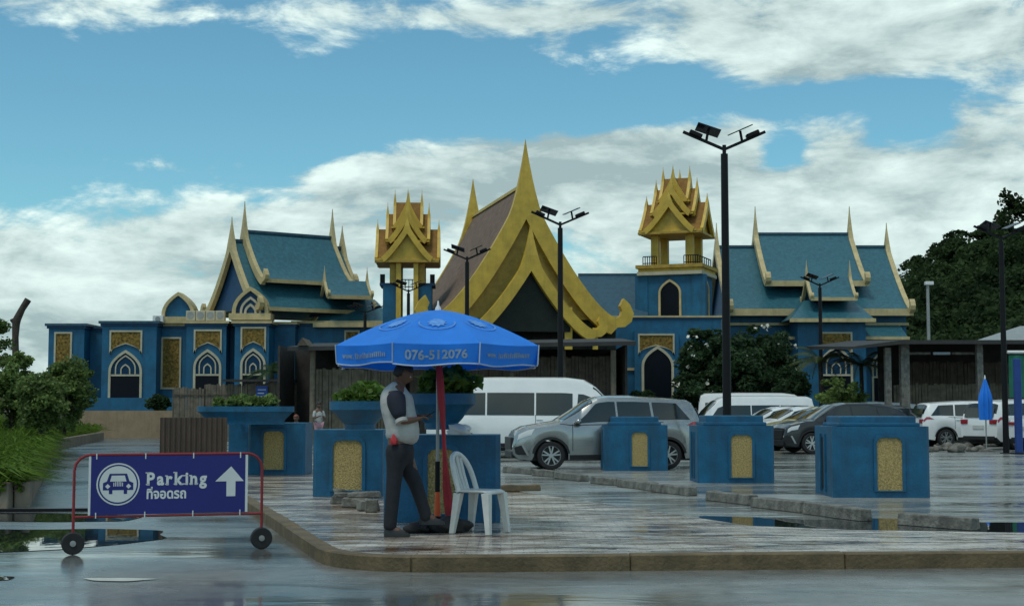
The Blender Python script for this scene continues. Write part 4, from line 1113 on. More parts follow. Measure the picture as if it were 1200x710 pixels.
def head(parent, c, look, hair='hair', r=.105, skinm='skin'):
    """face with brow, nose, chin and ears on an egg-shaped skull, looking along +x then pitched by look"""
    bm = bmesh.new(); bmesh.ops.create_uvsphere(bm, u_segments=28, v_segments=20, radius=1)
    for v in bm.verts:
        x, y, z = v.co
        sx, sy, sz = .098, .077, .118
        if z < 0: sx *= 1 - .10*(-z); sy *= 1 - .28*(-z)
        q = Vector((x*sx, y*sy, z*sz))
        if x > 0:
            n_ = math.exp(-((y/.16)**2 + ((z+.12)/.20)**2)); q.x += .026*n_          # nose
            q.x += .007*math.exp(-((y/.45)**2 + ((z-.22)/.10)**2))                    # brow
            for s in (-1, 1): q.x -= .010*math.exp(-(((y-s*.36)/.16)**2 + ((z-.05)/.11)**2))   # eye sockets
            q.x += .006*math.exp(-((y/.30)**2 + ((z+.48)/.07)**2))                    # lips
            q.x += .010*math.exp(-((y/.30)**2 + ((z+.86)/.16)**2))                    # chin
        for s in (-1, 1):
            e = math.exp(-(((x+.05)/.15)**2 + ((z-.02)/.22)**2))*max(0, s*y); q.y += s*.020*e**2   # ears
        v.co = q
    rot = Matrix.Rotation(look, 4, 'Y')
    bmesh.ops.transform(bm, matrix=Matrix.Translation(c) @ rot, verts=bm.verts)
    me = bpy.data.meshes.new('head'); bm.to_mesh(me); bm.free(); me.shade_smooth()
    h = link('head', me, skinm, parent)
    bm = bmesh.new(); bmesh.ops.create_uvsphere(bm, u_segments=24, v_segments=16, radius=1)
    dele = [v for v in bm.verts if v.co.z < (.25 if v.co.x > .25 else -.42 + .55*max(0, v.co.x+.3))]
    bmesh.ops.delete(bm, geom=dele, context='VERTS')
    for v in bm.verts: v.co = Vector((v.co.x*.105-.004, v.co.y*.085, v.co.z*.127))
    bmesh.ops.transform(bm, matrix=Matrix.Translation(c) @ rot, verts=bm.verts)
    me = bpy.data.meshes.new('hair'); bm.to_mesh(me); bm.free(); me.shade_smooth()
    ho = link('hair', me, hair, h); md = ho.modifiers.new('t', 'SOLIDIFY'); md.thickness = .008; md.offset = 1
    for s in (-1, 1):
        p = Matrix.Translation(c) @ rot @ Vector((.085, s*.029, .006))
        MB().lathe([(0, -.011), (.008, -.007), (.011, 0), (.008, .007), (0, .011)], 10, tuple(p)).build('eye', 'eye', h, world=False, smooth=True)
        q = Matrix.Translation(c) @ rot @ Vector((.0945, s*.029, .006))
        MB().lathe([(0, -.005), (.004, -.003), (.005, 0), (.004, .003), (0, .005)], 8, tuple(q)).build('pupil', 'hair', h, world=False, smooth=True)
    return h
def hand_nodes(nd, ed, pre, wrist, pdir, side, up, curl=.6):
    """palm and five bent fingers of unequal length leaving the wrist"""
    w = Vector(wrist); d = Vector(pdir).normalized(); s = Vector(side).normalized(); u = Vector(up).normalized()
    palm = w + d*.05; nd[pre+'palm'] = (*palm, .030, .017); ed.append((pre+'wrist', pre+'palm'))
    for k, (off, L) in enumerate(((-.030, .062), (-.010, .074), (.011, .070), (.030, .056))):
        b = palm + d*.042 + s*off
        nd[pre+'k%d' % k] = (*b, .0095, .0095); ed.append((pre+'palm', pre+'k%d' % k))
        m_ = b + (d - u*curl*.5).normalized()*L*.5; e = m_ + (d*.5 - u*curl).normalized()*L*.5
        nd[pre+'m%d' % k] = (*m_, .0088, .0088); nd[pre+'e%d' % k] = (*e, .0075, .0075)
        ed += [(pre+'k%d' % k, pre+'m%d' % k), (pre+'m%d' % k, pre+'e%d' % k)]
    t1 = palm - d*.01 - s*.042 + u*.005; t2 = t1 + (d*.9 - s*.4 - u*.2).normalized()*.038
    nd[pre+'t1'] = (*t1, .011, .011); nd[pre+'t2'] = (*t2, .009, .009); ed += [(pre+'palm', pre+'t1'), (pre+'t1', pre+'t2')]
mx_, my_ = PXS(468, 14.75), 14.75
MAN = thing('person', 'man in white shirt with navy sleeves and dark trousers under the blue umbrella', 'person', (mx_, my_, .127), R(-4)); MAN.scale = (.92, .92, 1.0)
# y < 0 is the side towards the road; he faces +x, looking down at the phone in his hands
N_ = {'pel': (0, 0, .95, .13, .15), 'waist': (.02, 0, 1.08, .13, .15), 'chest': (-.03, 0, 1.30, .13, .165), 'nb': (-.02, 0, 1.455, .07, .09), 'neck': (.005, 0, 1.53, .052, .052), 'skull': (.03, 0, 1.60, .05, .05),
      'ls': (-.03, .165, 1.40, .045, .045), 'le': (.05, .25, 1.17, .045, .045), 'lwrist': (.21, .12, 1.19, .03, .027),
      'rs': (-.03, -.165, 1.40, .045, .045), 're': (.06, -.25, 1.15, .045, .045), 'rwrist': (.19, -.13, 1.165, .03, .027),
      'lh': (.02, .09, .90, .10, .10), 'lk': (.17, .11, .52, .065, .065), 'la': (.28, .12, .20, .045, .045), 'lt': (.40, .12, .14, .04, .03),
      'rh': (-.02, -.09, .90, .10, .10), 'rk': (-.04, -.10, .49, .065, .065), 'ra': (-.08, -.11, .08, .045, .045), 'rt': (.06, -.12, .035, .04, .03)}
E_ = [('pel', 'waist'), ('waist', 'chest'), ('chest', 'nb'), ('nb', 'neck'), ('neck', 'skull'), ('nb', 'ls'), ('ls', 'le'), ('le', 'lwrist'), ('nb', 'rs'), ('rs', 're'), ('re', 'rwrist'),
      ('pel', 'lh'), ('lh', 'lk'), ('lk', 'la'), ('la', 'lt'), ('pel', 'rh'), ('rh', 'rk'), ('rk', 'ra'), ('ra', 'rt')]
hand_nodes(N_, E_, 'l', N_['lwrist'][:3], (.9, -.3, .25), (.2, .9, .1), (-.2, -.1, 1))
hand_nodes(N_, E_, 'r', N_['rwrist'][:3], (.9, .35, .25), (.3, -.9, .1), (-.2, .1, 1))
skin('body', 'skin', MAN, N_, E_)
head(MAN, (.045, 0, 1.625), R(24))
skin('shirt', 'shirt', MAN, {'hem': (.02, 0, .90, .215, .215), 'belly': (.05, 0, 1.06, .215, .205), 'mid': (.0, 0, 1.20, .20, .20), 'chest': (-.035, 0, 1.35, .18, .21), 'sh': (-.03, 0, 1.44, .15, .19), 'col': (-.015, 0, 1.50, .095, .10), 'neck': (-.0, 0, 1.54, .07, .072)},
     [('hem', 'belly'), ('belly', 'mid'), ('mid', 'chest'), ('chest', 'sh'), ('sh', 'col'), ('col', 'neck')])
for s, pre in ((-1, 'r'), (1, 'l')):
    S0, E0, W0 = [Vector(N_[pre+k][:3]) for k in ('s', 'e', 'wrist')]
    a = S0 + Vector((.0, -s*.05, .045))
    skin('sleeve', 'navy', MAN, {'a': (*a, .115, .115), 's': (*(S0*.72+E0*.28), .118, .105), 'm': (*(S0*.38+E0*.62), .092, .084), 'e': (*(S0*.05+E0*.95), .068, .062)}, [('a', 's'), ('s', 'm'), ('m', 'e')])
    d = (E0-S0).normalized(); c0 = S0.lerp(E0, .93); 
    MB().cyl(c0, c0+d*.035, .070, .068, n=16).build('cuff', 'shirt', MAN, world=False, smooth=True)
T_ = {'top': (.012, 0, .98, .185, .19), 'pel': (.01, 0, .88, .165, .175), 'lh': (.04, .095, .74, .108, .105), 'lk': (.17, .11, .52, .085, .085), 'la': (.275, .12, .22, .07, .07), 'lz': (.30, .12, .125, .076, .07),
      'rh': (-.025, -.095, .74, .108, .105), 'rk': (-.045, -.10, .49, .088, .085), 'ra': (-.08, -.11, .12, .078, .072), 'rz': (-.08, -.11, .055, .08, .074)}
skin('trousers', 'trouser', MAN, T_, [('top', 'pel'), ('pel', 'lh'), ('lh', 'lk'), ('lk', 'la'), ('la', 'lz'), ('pel', 'rh'), ('rh', 'rk'), ('rk', 'ra'), ('ra', 'rz')])
for pre, (x, y, z, pit) in (('l', (.34, .12, .105, 0)), ('r', (-.01, -.12, .0, 0))):
    b = MB(); rows = []
    for (dx, w_, h_) in ((-.13, .022, .06), (-.11, .036, .09), (-.04, .040, .095), (.05, .044, .07), (.11, .040, .045), (.15, .018, .03)):
        rows.append([(x+dx, y-w_, z), (x+dx, y-w_*.95, z+h_*.5), (x+dx, y-w_*.5, z+h_), (x+dx, y+w_*.5, z+h_), (x+dx, y+w_*.95, z+h_*.5), (x+dx, y+w_, z), (x+dx, y-w_, z)])
    b.grid(rows); b.add(rows[0][:6], [(0,1,2,3,4,5)]); b.add(rows[-1][:6], [(5,4,3,2,1,0)])
    b.build('shoe', 'shoe', MAN, world=False, smooth=True)
lump('hip_pouch', 'redcloth', MAN, (-.03, -.20, .95), (.04, .03, .06), 6)
# phone
ph = MB().obox((0, 0, 0), (.8, 0, .45), .145, .072, .009).build('mobile_phone', 'blackmetal', None, bevel=.003)
ph.location = (mx_+.305, my_-.02, .127+1.215); tag(ph, 'black mobile phone held in the hands of the man under the umbrella', 'phone')

def bystander(label, px, pfeet, H, rz, top, bottom, hairm, sit=False):
    g = G(px, pfeet, 0); T = thing('person', label, 'person', (g.x, g.y, .004), rz); k = H/1.65
    lz = .45 if sit else .88
    nd = {'pel': (0, 0, lz, .11, .14), 'ch': (0, 0, lz+.38, .10, .15), 'nb': (0, 0, lz+.50, .06, .08), 'nk': (0, 0, lz+.57, .045, .045), 'sk': (.01, 0, lz+.63, .045, .045)}
    ed = [('pel', 'ch'), ('ch', 'nb'), ('nb', 'nk'), ('nk', 'sk')]
    for s, pre in ((-1, 'r'), (1, 'l')):
        nd.update({pre+'s': (0, s*.17, lz+.46, .05, .05), pre+'e': (.06, s*.22, lz+.20, .038, .038), pre+'wrist': (.22, s*.10, lz+.26, .026, .024)})
        ed += [('nb', pre+'s'), (pre+'s', pre+'e'), (pre+'e', pre+'wrist')]
        if sit: nd.update({pre+'h': (.06, s*.09, lz-.02, .085, .085), pre+'k': (.42, s*.10, lz, .06, .06), pre+'a': (.42, s*.10, .08, .04, .04), pre+'t': (.54, s*.10, .035, .035, .03)})
        else: nd.update({pre+'h': (0, s*.08, lz-.06, .085, .085), pre+'k': (.03, s*.09, .47, .06, .06), pre+'a': (0, s*.09, .08, .04, .04), pre+'t': (.13, s*.10, .035, .035, .03)})
        ed += [('pel', pre+'h'), (pre+'h', pre+'k'), (pre+'k', pre+'a'), (pre+'a', pre+'t')]
        hand_nodes(nd, ed, pre, nd[pre+'wrist'][:3], (.9, -s*.3, .3), (.2, s*.9, 0), (-.3, 0, 1))
    skin('body', 'skin', T, nd, ed)
    head(T, (.02, 0, lz+.68), R(10), hairm)
    skin('top', top, T, {'hem': (0, 0, lz-.06, .135, .16), 'mid': (0, 0, lz+.18, .13, .165), 'ch': (0, 0, lz+.38, .125, .17), 'c': (0, 0, lz+.5, .07, .09)}, [('hem', 'mid'), ('mid', 'ch'), ('ch', 'c')])
    for s, pre in ((-1, 'r'), (1, 'l')):
        a = Vector(nd[pre+'s'][:3]); e = Vector(nd[pre+'e'][:3])
        skin('sleeve', top, T, {'a': (*(a+Vector((0, -s*.03, .02))), .075, .075), 'm': (*a.lerp(e, .6), .058, .055), 'e': (*a.lerp(e, .95), .052, .05)}, [('a', 'm'), ('m', 'e')])
    tn = {'pel': (0, 0, lz-.04, .13, .15)}; te = []
    for pre in 'rl':
        h_, kn, an = nd[pre+'h'], nd[pre+'k'], nd[pre+'a']
        tn.update({pre+'h': (*h_[:3], .10, .10), pre+'k': (*kn[:3], .076, .076), pre+'a': (an[0], an[1], .14, .06, .06)}); te += [('pel', pre+'h'), (pre+'h', pre+'k'), (pre+'k', pre+'a')]
    skin('trousers', bottom, T, tn, te)
    T.scale = (k, k, k)
    return T
M['auburn'] = mat('auburn_hair', (.16, .04, .02), .6, var=.3)
bystander('person in white top and pink trousers standing behind the gap of the blue blocks', 373, 524.5, 1.62, R(-60), 'shirt', 'pink', 'hair')
sb = bystander('person with reddish hair and dark clothes sitting behind the left planter', 347, 530, 1.6, R(-110), 'navy', 'trouser', 'auburn', True)
st = thing('stool', 'small dark stool under the seated person with reddish hair', 'stool', tuple(sb.location))
MB().bx(-.18, .18, -.18, .18, .33, .37).build('seat', 'wood', st, world=False)
for x in (-.15, .15):
    for y in (-.15, .15): MB().bx(x-.02, x+.02, y-.02, y+.02, 0, .329).build('leg', 'wood', st, world=False)

# ================================================================ VEHICLES
M['glass'] = mat('car_glass', (.022, .028, .027), .06, var=.1, spec=.7)
M['tyre'] = mat('tyre', (.014, .014, .015), .8, var=.2)
M['alloy'] = mat('alloy', (.45, .46, .46), .3, metal=.8, var=.05)
M['blacktrim'] = mat('black_trim', (.012, .012, .013), .5, var=.1)
M['lampglass'] = mat('headlamp', (.55, .57, .56), .15, var=.1, coat=1)
M['taillamp'] = mat('tail_lamp', (.30, .012, .022), .2, var=.15, coat=1)
M['plate'] = mat('number_plate', (.55, .55, .52), .5)
def paint(name, col, metal=0.): M[name] = mat(name, col, .24 if metal > .5 else .32, metal=metal, var=.05, coat=.7); return name
for nm, col, mt in (('silver_paint', (.35, .355, .35), .9), ('white_car', (.76, .77, .76), 0), ('black_car', (.008, .009, .011), 0), ('yellow_car', (.42, .33, .10), 0), ('grey_car', (.07, .075, .08), .3)):
    paint(nm, col, mt)
def lerp_pts(pts):
    xs = [p[0] for p in pts]; ys = [p[1] for p in pts]
    return lambda x: float(np.interp(x, xs, ys))
SPEC = {
 'mpv': dict(L=4.48, W=1.75, wb=(-1.39, 1.36), wr=.325,
    top=[(-2.24, .95), (-2.21, 1.10), (-2.13, 1.32), (-2.02, 1.54), (-1.92, 1.60), (-1.4, 1.645), (-.6, 1.685), (0, 1.69), (.22, 1.66), (.42, 1.57), (.75, 1.34), (1.12, 1.11), (1.45, 1.06), (1.9, .98), (2.10, .88), (2.20, .74), (2.24, .56)],
    belt=[(-2.24, .96), (-2.1, 1.10), (-1.6, 1.11), (0, 1.05), (.9, 1.03), (1.12, 1.06), (1.45, 1.02), (1.9, .94), (2.10, .84), (2.20, .70), (2.24, .53)],
    low=[(-2.24, .42), (-2.1, .28), (-1.8, .24), (1.9, .22), (2.12, .24), (2.24, .36)],
    win=[(-.18, .84, -.16, .30), (-1.02, -.23, -.98, -.21), (-1.94, -1.08, -1.62, -1.04)], ws=(.36, 1.06), rw=(-2.17, -2.02)),
 'hatch': dict(L=4.35, W=1.79, wb=(-1.32, 1.29), wr=.33,
    top=[(-2.17, .95), (-2.10, 1.10), (-1.75, 1.38), (-1.35, 1.50), (-.6, 1.58), (.05, 1.58), (.42, 1.50), (.85, 1.25), (1.2, 1.03), (1.5, 1.0), (1.95, .90), (2.10, .78), (2.17, .55)],
    belt=[(-2.17, .93), (-1.9, 1.08), (-1.3, 1.08), (0, 1.02), (1.0, .98), (1.2, .99), (1.5, .97), (1.95, .87), (2.10, .75), (2.17, .53)],
    low=[(-2.17, .42), (-2.0, .26), (1.85, .22), (2.05, .25), (2.17, .36)],
    win=[(-.05, .88, -.03, .36), (-.95, -.10, -.85, -.08), (-1.55, -1.0, -1.30, -.92)], ws=(.40, 1.15), rw=(-2.06, -1.5)),
 'sedan': dict(L=4.5, W=1.73, wb=(-1.3, 1.32), wr=.31,
    top=[(-2.25, .90), (-2.18, 1.06), (-1.75, 1.10), (-1.45, 1.18), (-.9, 1.42), (-.4, 1.48), (.15, 1.46), (.5, 1.36), (1.15, 1.0), (1.5, .95), (2.0, .84), (2.18, .72), (2.25, .52)],
    belt=[(-2.25, .88), (-2.15, 1.02), (-1.5, 1.04), (-.5, 1.0), (.9, .95), (1.15, .97), (1.5, .92), (2.0, .80), (2.18, .69), (2.25, .50)],
    low=[(-2.25, .42), (-2.1, .26), (1.9, .21), (2.12, .24), (2.25, .36)],
    win=[(.0, .90, .02, .42), (-.85, -.05, -.65, -.02), (-1.3, -.9, -.95, -.70)], ws=(.45, 1.08), rw=(-1.65, -1.0)),
 'van': dict(L=5.9, W=1.95, wb=(-1.75, 1.9), wr=.34,
    top=[(-2.95, 1.2), (-2.90, 1.9), (-2.82, 2.18), (-2.6, 2.27), (-1.0, 2.30), (1.0, 2.29), (1.55, 2.22), (1.9, 2.02), (2.30, 1.60), (2.55, 1.24), (2.72, 1.10), (2.88, .98), (2.95, .60)],
    belt=[(-2.95, 1.16), (-2.85, 1.20), (1.6, 1.18), (2.3, 1.12), (2.55, 1.12), (2.72, 1.04), (2.88, .90), (2.95, .58)],
    low=[(-2.95, .44), (-2.8, .32), (2.7, .28), (2.95, .38)],
    win=[(1.35, 2.28, 1.40, 1.78), (.20, 1.24, .20, 1.24), (-1.20, .15, -1.20, .15), (-2.62, -1.25, -2.62, -1.25)], ws=(1.82, 2.56), rw=(-2.93, -2.86), wtop=.62),
}
def make_car(name, label, kind, pnt, loc, rz, detail=True, cat='car', group='parked vehicles', scale=1., rails=False):
    sp = SPEC[kind]; L, W, wb, wr = sp['L'], sp['W'], sp['wb'], sp['wr']
    top, belt, low = lerp_pts(sp['top']), lerp_pts(sp['belt']), lerp_pts(sp['low'])
    T = thing(name, label, cat, loc, rz, group)
    h = L/2; Ra = wr + .075
    def sec(x):
        t = abs(x)/h; hw = W/2*(1 - .16*max(0, (t-.72)/.28)**2)
        zb = low(x)
        for xw in wb:
            dx = abs(x-xw)
            if dx < Ra: zb = max(zb, wr*.92 + math.sqrt(max(0, Ra*Ra-dx*dx)))
        zw, zt = belt(x), max(top(x), belt(x)+.015); zw = max(zw, zb+.05); gh = zt-zw
        tum = .30 if kind != 'van' else .13
        ye = hw*.945 - tum*gh; zsh = zw - min(.10, (zw-zb)*.15)
        return [(hw*.955, zb), (hw*.985, zb+(zw-zb)*.25), (hw, zb+(zw-zb)*.55), (hw*.99, zsh), (hw*.95, zw),
                (ye, zw+gh*.86), (ye-.035-.03*min(1, gh), zt-.02*min(1, gh*2)), (ye*.55, zt+.012), (0, zt+.02)]
    xs = sorted(set([round(v, 3) for v in np.linspace(-h, h, 64)] + [p[0] for p in sp['top']] + [xw + Ra*math.cos(a)*.999 for xw in wb for a in np.linspace(0, math.pi, 17)]))
    b = MB(); rows = []
    for x in xs:
        s = sec(x); rows.append([(x, -y, z) for y, z in s] + [(x, y, z) for y, z in s[-2::-1]])
    b.grid(rows); n_ = len(rows[0])
    for r_, rev in ((rows[0], False), (rows[-1], True)):
        c = (r_[0][0] + (-.03 if not rev else .03), 0, (r_[0][2] + r_[8][2])/2)
        b.add(r_ + [c], [(i, i+1, n_) for i in range(n_-1)] + [(n_-1, 0, n_)])
    MB().add([r_[0] for r_ in rows] + [r_[-1] for r_ in rows], [(i, i+1, len(rows)+i+1, len(rows)+i) for i in range(len(rows)-1)]).build('floor_pan', 'blacktrim', T, world=False, fix=False)
    body = b.build('body', pnt, T, world=False, smooth=True)
    bm = bmesh.new(); bm.from_mesh(body.data); bmesh.ops.remove_doubles(bm, verts=bm.verts, dist=1e-4); bmesh.ops.recalc_face_normals(bm, faces=bm.faces); bm.to_mesh(body.data); bm.free()
    body.data.shade_smooth(); body.data.set_sharp_from_angle(angle=R(34))
    # dark chassis that fills the wheel arches
    MB().bx(-h+.25, h-.25, -W/2+.24, W/2-.24, .2, .62).build('underbody', 'blacktrim', T, world=False)
    def S_(x, v, side, off=.0):
        s = sec(x); i = min(int(v), 7); f = v-i; y = s[i][0]*(1-f)+s[i+1][0]*f; z = s[i][1]*(1-f)+s[i+1][1]*f
        dy, dz = s[i+1][0]-s[i][0], s[i+1][1]-s[i][1]; l = math.hypot(dy, dz) or 1
        return (x, side*(y + dz/l*off), z - dy/l*off)
    def patch(nm, m, side, x0, x1, v0, v1, x0t=None, x1t=None, off=.008, nx=10, nv=5, par=T):
        x0t = x0 if x0t is None else x0t; x1t = x1 if x1t is None else x1t
        rw = []
        for j in range(nv+1):
            t = j/nv; a, c = x0+(x0t-x0)*t, x1+(x1t-x1)*t
            rw.append([S_(a+(c-a)*i/nx, v0+(v1-v0)*t, side, off) for i in range(nx+1)])
        return MB().grid(rw).build(nm, m, par, world=False, smooth='all', fix=False)
    for side in (-1, 1):
        for (a, c, at, ct) in sp['win']: patch('side_window', 'glass', side, a, c, 4.10 if kind != 'van' else 4.03, 4.93 if kind != 'van' else 4.70, at, ct)
        if detail:
            for xg in ((sp['win'][0][0]-.03, sp['win'][0][1]+.02, sp['win'][1][0]-.03) if kind != 'van' else (1.27, .19)):
                patch('door_gap', 'blacktrim', side, xg-.007, xg+.007, 1.0, 4.05, off=.006, nx=1, nv=8)
            for xg in (sp['win'][0][0]+.10, sp['win'][1][0]+.10):
                p = S_(xg, 3.05, side, .015); MB().bx(p[0]-.09, p[0]+.09, p[1]-.012, p[1]+.012, p[2]-.014, p[2]+.014).build('door_handle', pnt, T, world=False, bevel=.006, seg=1)
            patch('side_sill', 'blacktrim', side, wb[0]+Ra+.03, wb[1]-Ra-.03, .02, .55, off=.006)
            if kind != 'van':
                patch('crease_shade', 'blacktrim', side, wb[0]+.1, wb[1]-.2, 3.82, 3.98, off=.007, nx=30)  # dark strip paints the shade line of the body crease
                for xw in wb:
                    rw = []
                    for i in range(19):
                        a = R(10) + R(160)*i/18
                        rw.append([(xw+math.cos(a)*r_, side*(sec(xw)[1][0]+.006), wr*.92+math.sin(a)*r_) for r_ in (Ra-.005, Ra+.045)])
                    MB().grid(rw).build('wheel_arch_trim', 'blacktrim', T, world=False, fix=False)
        patch('headlight', 'lampglass', side, h-.42, h-.10, 2.75, 3.7, h-.50, h-.13, off=.008)
        if kind == 'van': patch('tail_light', 'taillamp', side, -h+.01, -h+.10, 2.4, 3.9, off=.01, nx=3)
        else: patch('tail_light', 'taillamp', side, -h+.02, -h+.40, 3.1, 3.95, -h+.04, -h+.24, off=.012)
        xm = sp['win'][0][1]-.10
        p = S_(xm, 4.15, side, 0); mo = lump('mirror', pnt, T, (p[0], p[1]+side*.13, p[2]+.03), (.085, .12, .085), 2, .05, 2)
        MB().obox((p[0], p[1]+side*.04, p[2]-.01), (0, 1, 0), .12, .03, .03).build('mirror_stalk', 'blacktrim', mo, world=False)
        if rails: MB().tube([S_(x, 6.2, side, .03) for x in np.linspace(-1.7, .3, 10)], .018, 6).build('roof_rail', 'blacktrim', T, world=False)
    def top_patch(nm, m, x0, x1, off=.008, v0=5.25):
        rw = []
        for i in range(9):
            x = x0+(x1-x0)*i/8; l = [S_(x, v, -1, off) for v in np.linspace(v0, 7.99, 7)]
            rw.append(l + [(p[0], -p[1], p[2]) for p in l[::-1]])
        return MB().grid(rw).build(nm, m, T, world=False, smooth='all', fix=False)
    top_patch('windscreen', 'glass', *sp['ws'])
    top_patch('rear_window', 'glass', *sp['rw'])
    MB().bx(h-.10, h+.035, -W*.33, W*.33, .46, .74).build('grille', 'blacktrim', T, world=False, bevel=.02)
    if kind != 'van':
        for side in (-1, 1):
            patch('fog_lamp_surround', 'blacktrim', side, h-.34, h-.06, .7, 1.9, h-.20, h-.03, off=.008)
            patch('bumper_blade', 'alloy', side, h-.38, h-.32, .6, 1.9, h-.24, h-.19, off=.012, nx=2)
    MB().bx(h-.12, h+.025, -W*.38, W*.38, .27, .42).build('bumper_intake', 'blacktrim', T, world=False, bevel=.02)
    MB().bx(-h-.03, -h+.15, -W*.36, W*.36, .34, .46).build('rear_bumper', 'blacktrim', T, world=False, bevel=.02)
    for side in (-1, 1):
        if kind != 'van': MB().bx(-h-.035, -h+.10, side*W*.33-.14, side*W*.33+.14, .86, .97 if kind == 'sedan' else 1.02).build('rear_lamp', 'taillamp', T, world=False, bevel=.02)
    if kind != 'sedan': MB().obox((-h+.055, 0, 1.25), (0, 1, 0), W*.66, .03, .34, uz=(.35 if kind == 'mpv' else .12, 0, 1)).build('tailgate_glass', 'glass', T, world=False, bevel=.01)
    MB().bx(-h-.045, -h-.02, -.22, .22, .70, .82).build('number_plate', 'plate', T, world=False)
    # wheels
    for xw in wb:
        for side in (-1, 1):
            yw = side*(W/2-.115); f = side
            w_ = MB().lathe([(wr*.60, -.09), (wr*.80, -.105), (wr*.95, -.10), (wr, -.07), (wr, .07), (wr*.95, .10), (wr*.80, .105), (wr*.60, .09)], 28, (xw, yw, wr), axis='y').build('wheel', 'tyre', T, world=False, smooth=True)
            q = MB(); yo = yw + f*.085
            q.lathe([(wr*.60, 0), (wr*.68, f*.012), (wr*.70, f*.01), (wr*.66, -f*.01), (wr*.60, -f*.01)], 28, (xw, yo, wr), axis='y')
            ns = 5
            for k in range(ns):
                for da in (-.16, .16):
                    a0 = 2*math.pi*k/ns + .3; a1 = a0 + da*1.5
                    q.obox(((xw + (math.cos(a0)*.1+math.cos(a1)*.58)*wr*.55), yo, wr + (math.sin(a0)*.1+math.sin(a1)*.58)*wr*.55 + 0), (math.cos(a1), 0, math.sin(a1)), wr*.56, wr*.10, .02, uz=(0, 1, 0))
            q.cyl((xw, yo-f*.01, wr), (xw, yo+f*.018, wr), wr*.16, n=12)
            q.build('rim', 'alloy', w_, world=False)
            MB().cyl((xw, yw+f*.03, wr), (xw, yw+f*.055, wr), wr*.62, n=20).build('brake_disc', 'blacktrim', w_, world=False)
    T.scale = (scale,)*3
    return T
def car_at(px, Y, z=.004): return (PXS(px, Y), Y, z)
c_mpv = make_car('parked_car', 'silver seven seat car parked side on behind a stepped blue block', 'mpv', 'silver_paint', car_at(706, 34.6), R(180+7), rails=False)
make_car('passenger_van', 'long white high roof passenger van parked behind the silver car', 'van', 'white_car', car_at(622, 42.3), R(-4), cat='van')
make_car('parked_car', 'silver grey car whose roof shows between the long van and the silver car', 'mpv', 'silver_paint', car_at(735, 47.5), R(4), detail=False, scale=1.08)
make_car('passenger_van', 'white van facing the silver car from behind the tall lamp post', 'van', 'white_car', car_at(880, 58.3), R(183), detail=True, cat='van', scale=.83)
make_car('passenger_van', 'white high roof van behind the yellow car with its nose turned to the sheds', 'van', 'white_car', car_at(890, 61.6), R(-2), detail=True, cat='van', scale=.90)
make_car('parked_car', 'white sedan with only its roof showing above the block at the tall lamp', 'sedan', 'white_car', car_at(912, 54.8), R(188), detail=False)
make_car('parked_car', 'white sedan parked between another white sedan and the yellow car', 'sedan', 'white_car', car_at(936, 52.2), R(189), detail=False)
make_car('parked_car', 'yellow sedan with dark windows parked behind the black hatchback', 'sedan', 'yellow_car', car_at(962, 49.6), R(190), detail=True)
make_car('parked_car', 'black hatchback parked side on between two stepped blue blocks', 'hatch', 'black_car', car_at(984, 46.6), R(180+10), detail=True)
make_car('parked_car', 'white car with roof showing above the black hatchback', 'mpv', 'white_car', car_at(1014, 60.2), R(181), detail=False)
make_car('parked_car', 'dark grey car parked between the black hatchback and the white wagon', 'hatch', 'grey_car', car_at(1010, 56.9), R(182), detail=False)
make_car('parked_car', 'white seven seat wagon with dark wheels parked tail towards the blue blocks', 'mpv', 'white_car', car_at(1140, 55.0), R(5), detail=True)
make_car('parked_car', 'white sport utility car parked beside the closed blue umbrella, tail outwards', 'mpv', 'white_car', (17.9, 51.3, .004), R(35), detail=True, scale=1.02)
make_car('parked_car', 'white sedan parked beside the green banner, tail outwards', 'sedan', 'white_car', (18.7, 48.9, .004), R(35), detail=True)

# ================================================================ SHEDS, FENCE, BANNERS
def slats(name, m, parent, xa, xb, Y, z0, z1, step=.11, seed=1, thick=.03):
    g_ = random.Random(seed); b = MB(); x = xa
    while x < xb:
        w_ = step*g_.uniform(.8, 1.0); b.bx(x, min(x+w_, xb), Y+g_.uniform(-.015, .015), Y+thick+.02, z0, z1+g_.uniform(-.06, .05)); x += step
    return b.build(name, m, parent, kind='stuff')
YS = 57.0
SH = thing('market_shed', 'long dark open shed with bamboo walls below the golden gable', 'shed', (PXS(540, YS), YS, .004))
X0, X1 = PXS(336, YS), PXS(746, YS); zr0, zr1 = PZ(411, YS), PZ(404.5, YS)
MB().add([(X0, YS, zr0), (X1, YS, zr1), (X1, YS+8, zr1+.5), (X0, YS+8, zr0+.5), (X0, YS, zr0+.16), (X1, YS, zr1+.16), (X1, YS+8, zr1+.66), (X0, YS+8, zr0+.66)],
   [(3,2,1,0), (4,5,6,7), (0,1,5,4), (1,2,6,5), (2,3,7,6), (3,0,4,7)]).build('roof', 'shedroof', SH)
for (px, m_) in ((366, 'bamboo'), (440, 'wood'), (520, 'wood'), (600, 'wood'), (660, 'wood'), (719, 'bamboo')):
    x = PXS(px, YS+.6); MB().cyl((x, YS+.6, 0), (x, YS+.6, zr0+.05), .11, n=10).build('post', m_, SH, smooth=True)
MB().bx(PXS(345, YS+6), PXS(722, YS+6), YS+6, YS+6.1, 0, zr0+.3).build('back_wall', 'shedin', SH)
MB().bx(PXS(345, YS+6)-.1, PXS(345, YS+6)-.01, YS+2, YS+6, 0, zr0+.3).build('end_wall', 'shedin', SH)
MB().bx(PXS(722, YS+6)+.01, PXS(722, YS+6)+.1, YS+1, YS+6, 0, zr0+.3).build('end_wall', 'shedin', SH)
slats('bamboo_wall', 'bamboo', SH, PXS(370, YS+1.2), PXS(470, YS+1.2), YS+1.2, 0, PZ(432, YS+1.2), .13, 4)
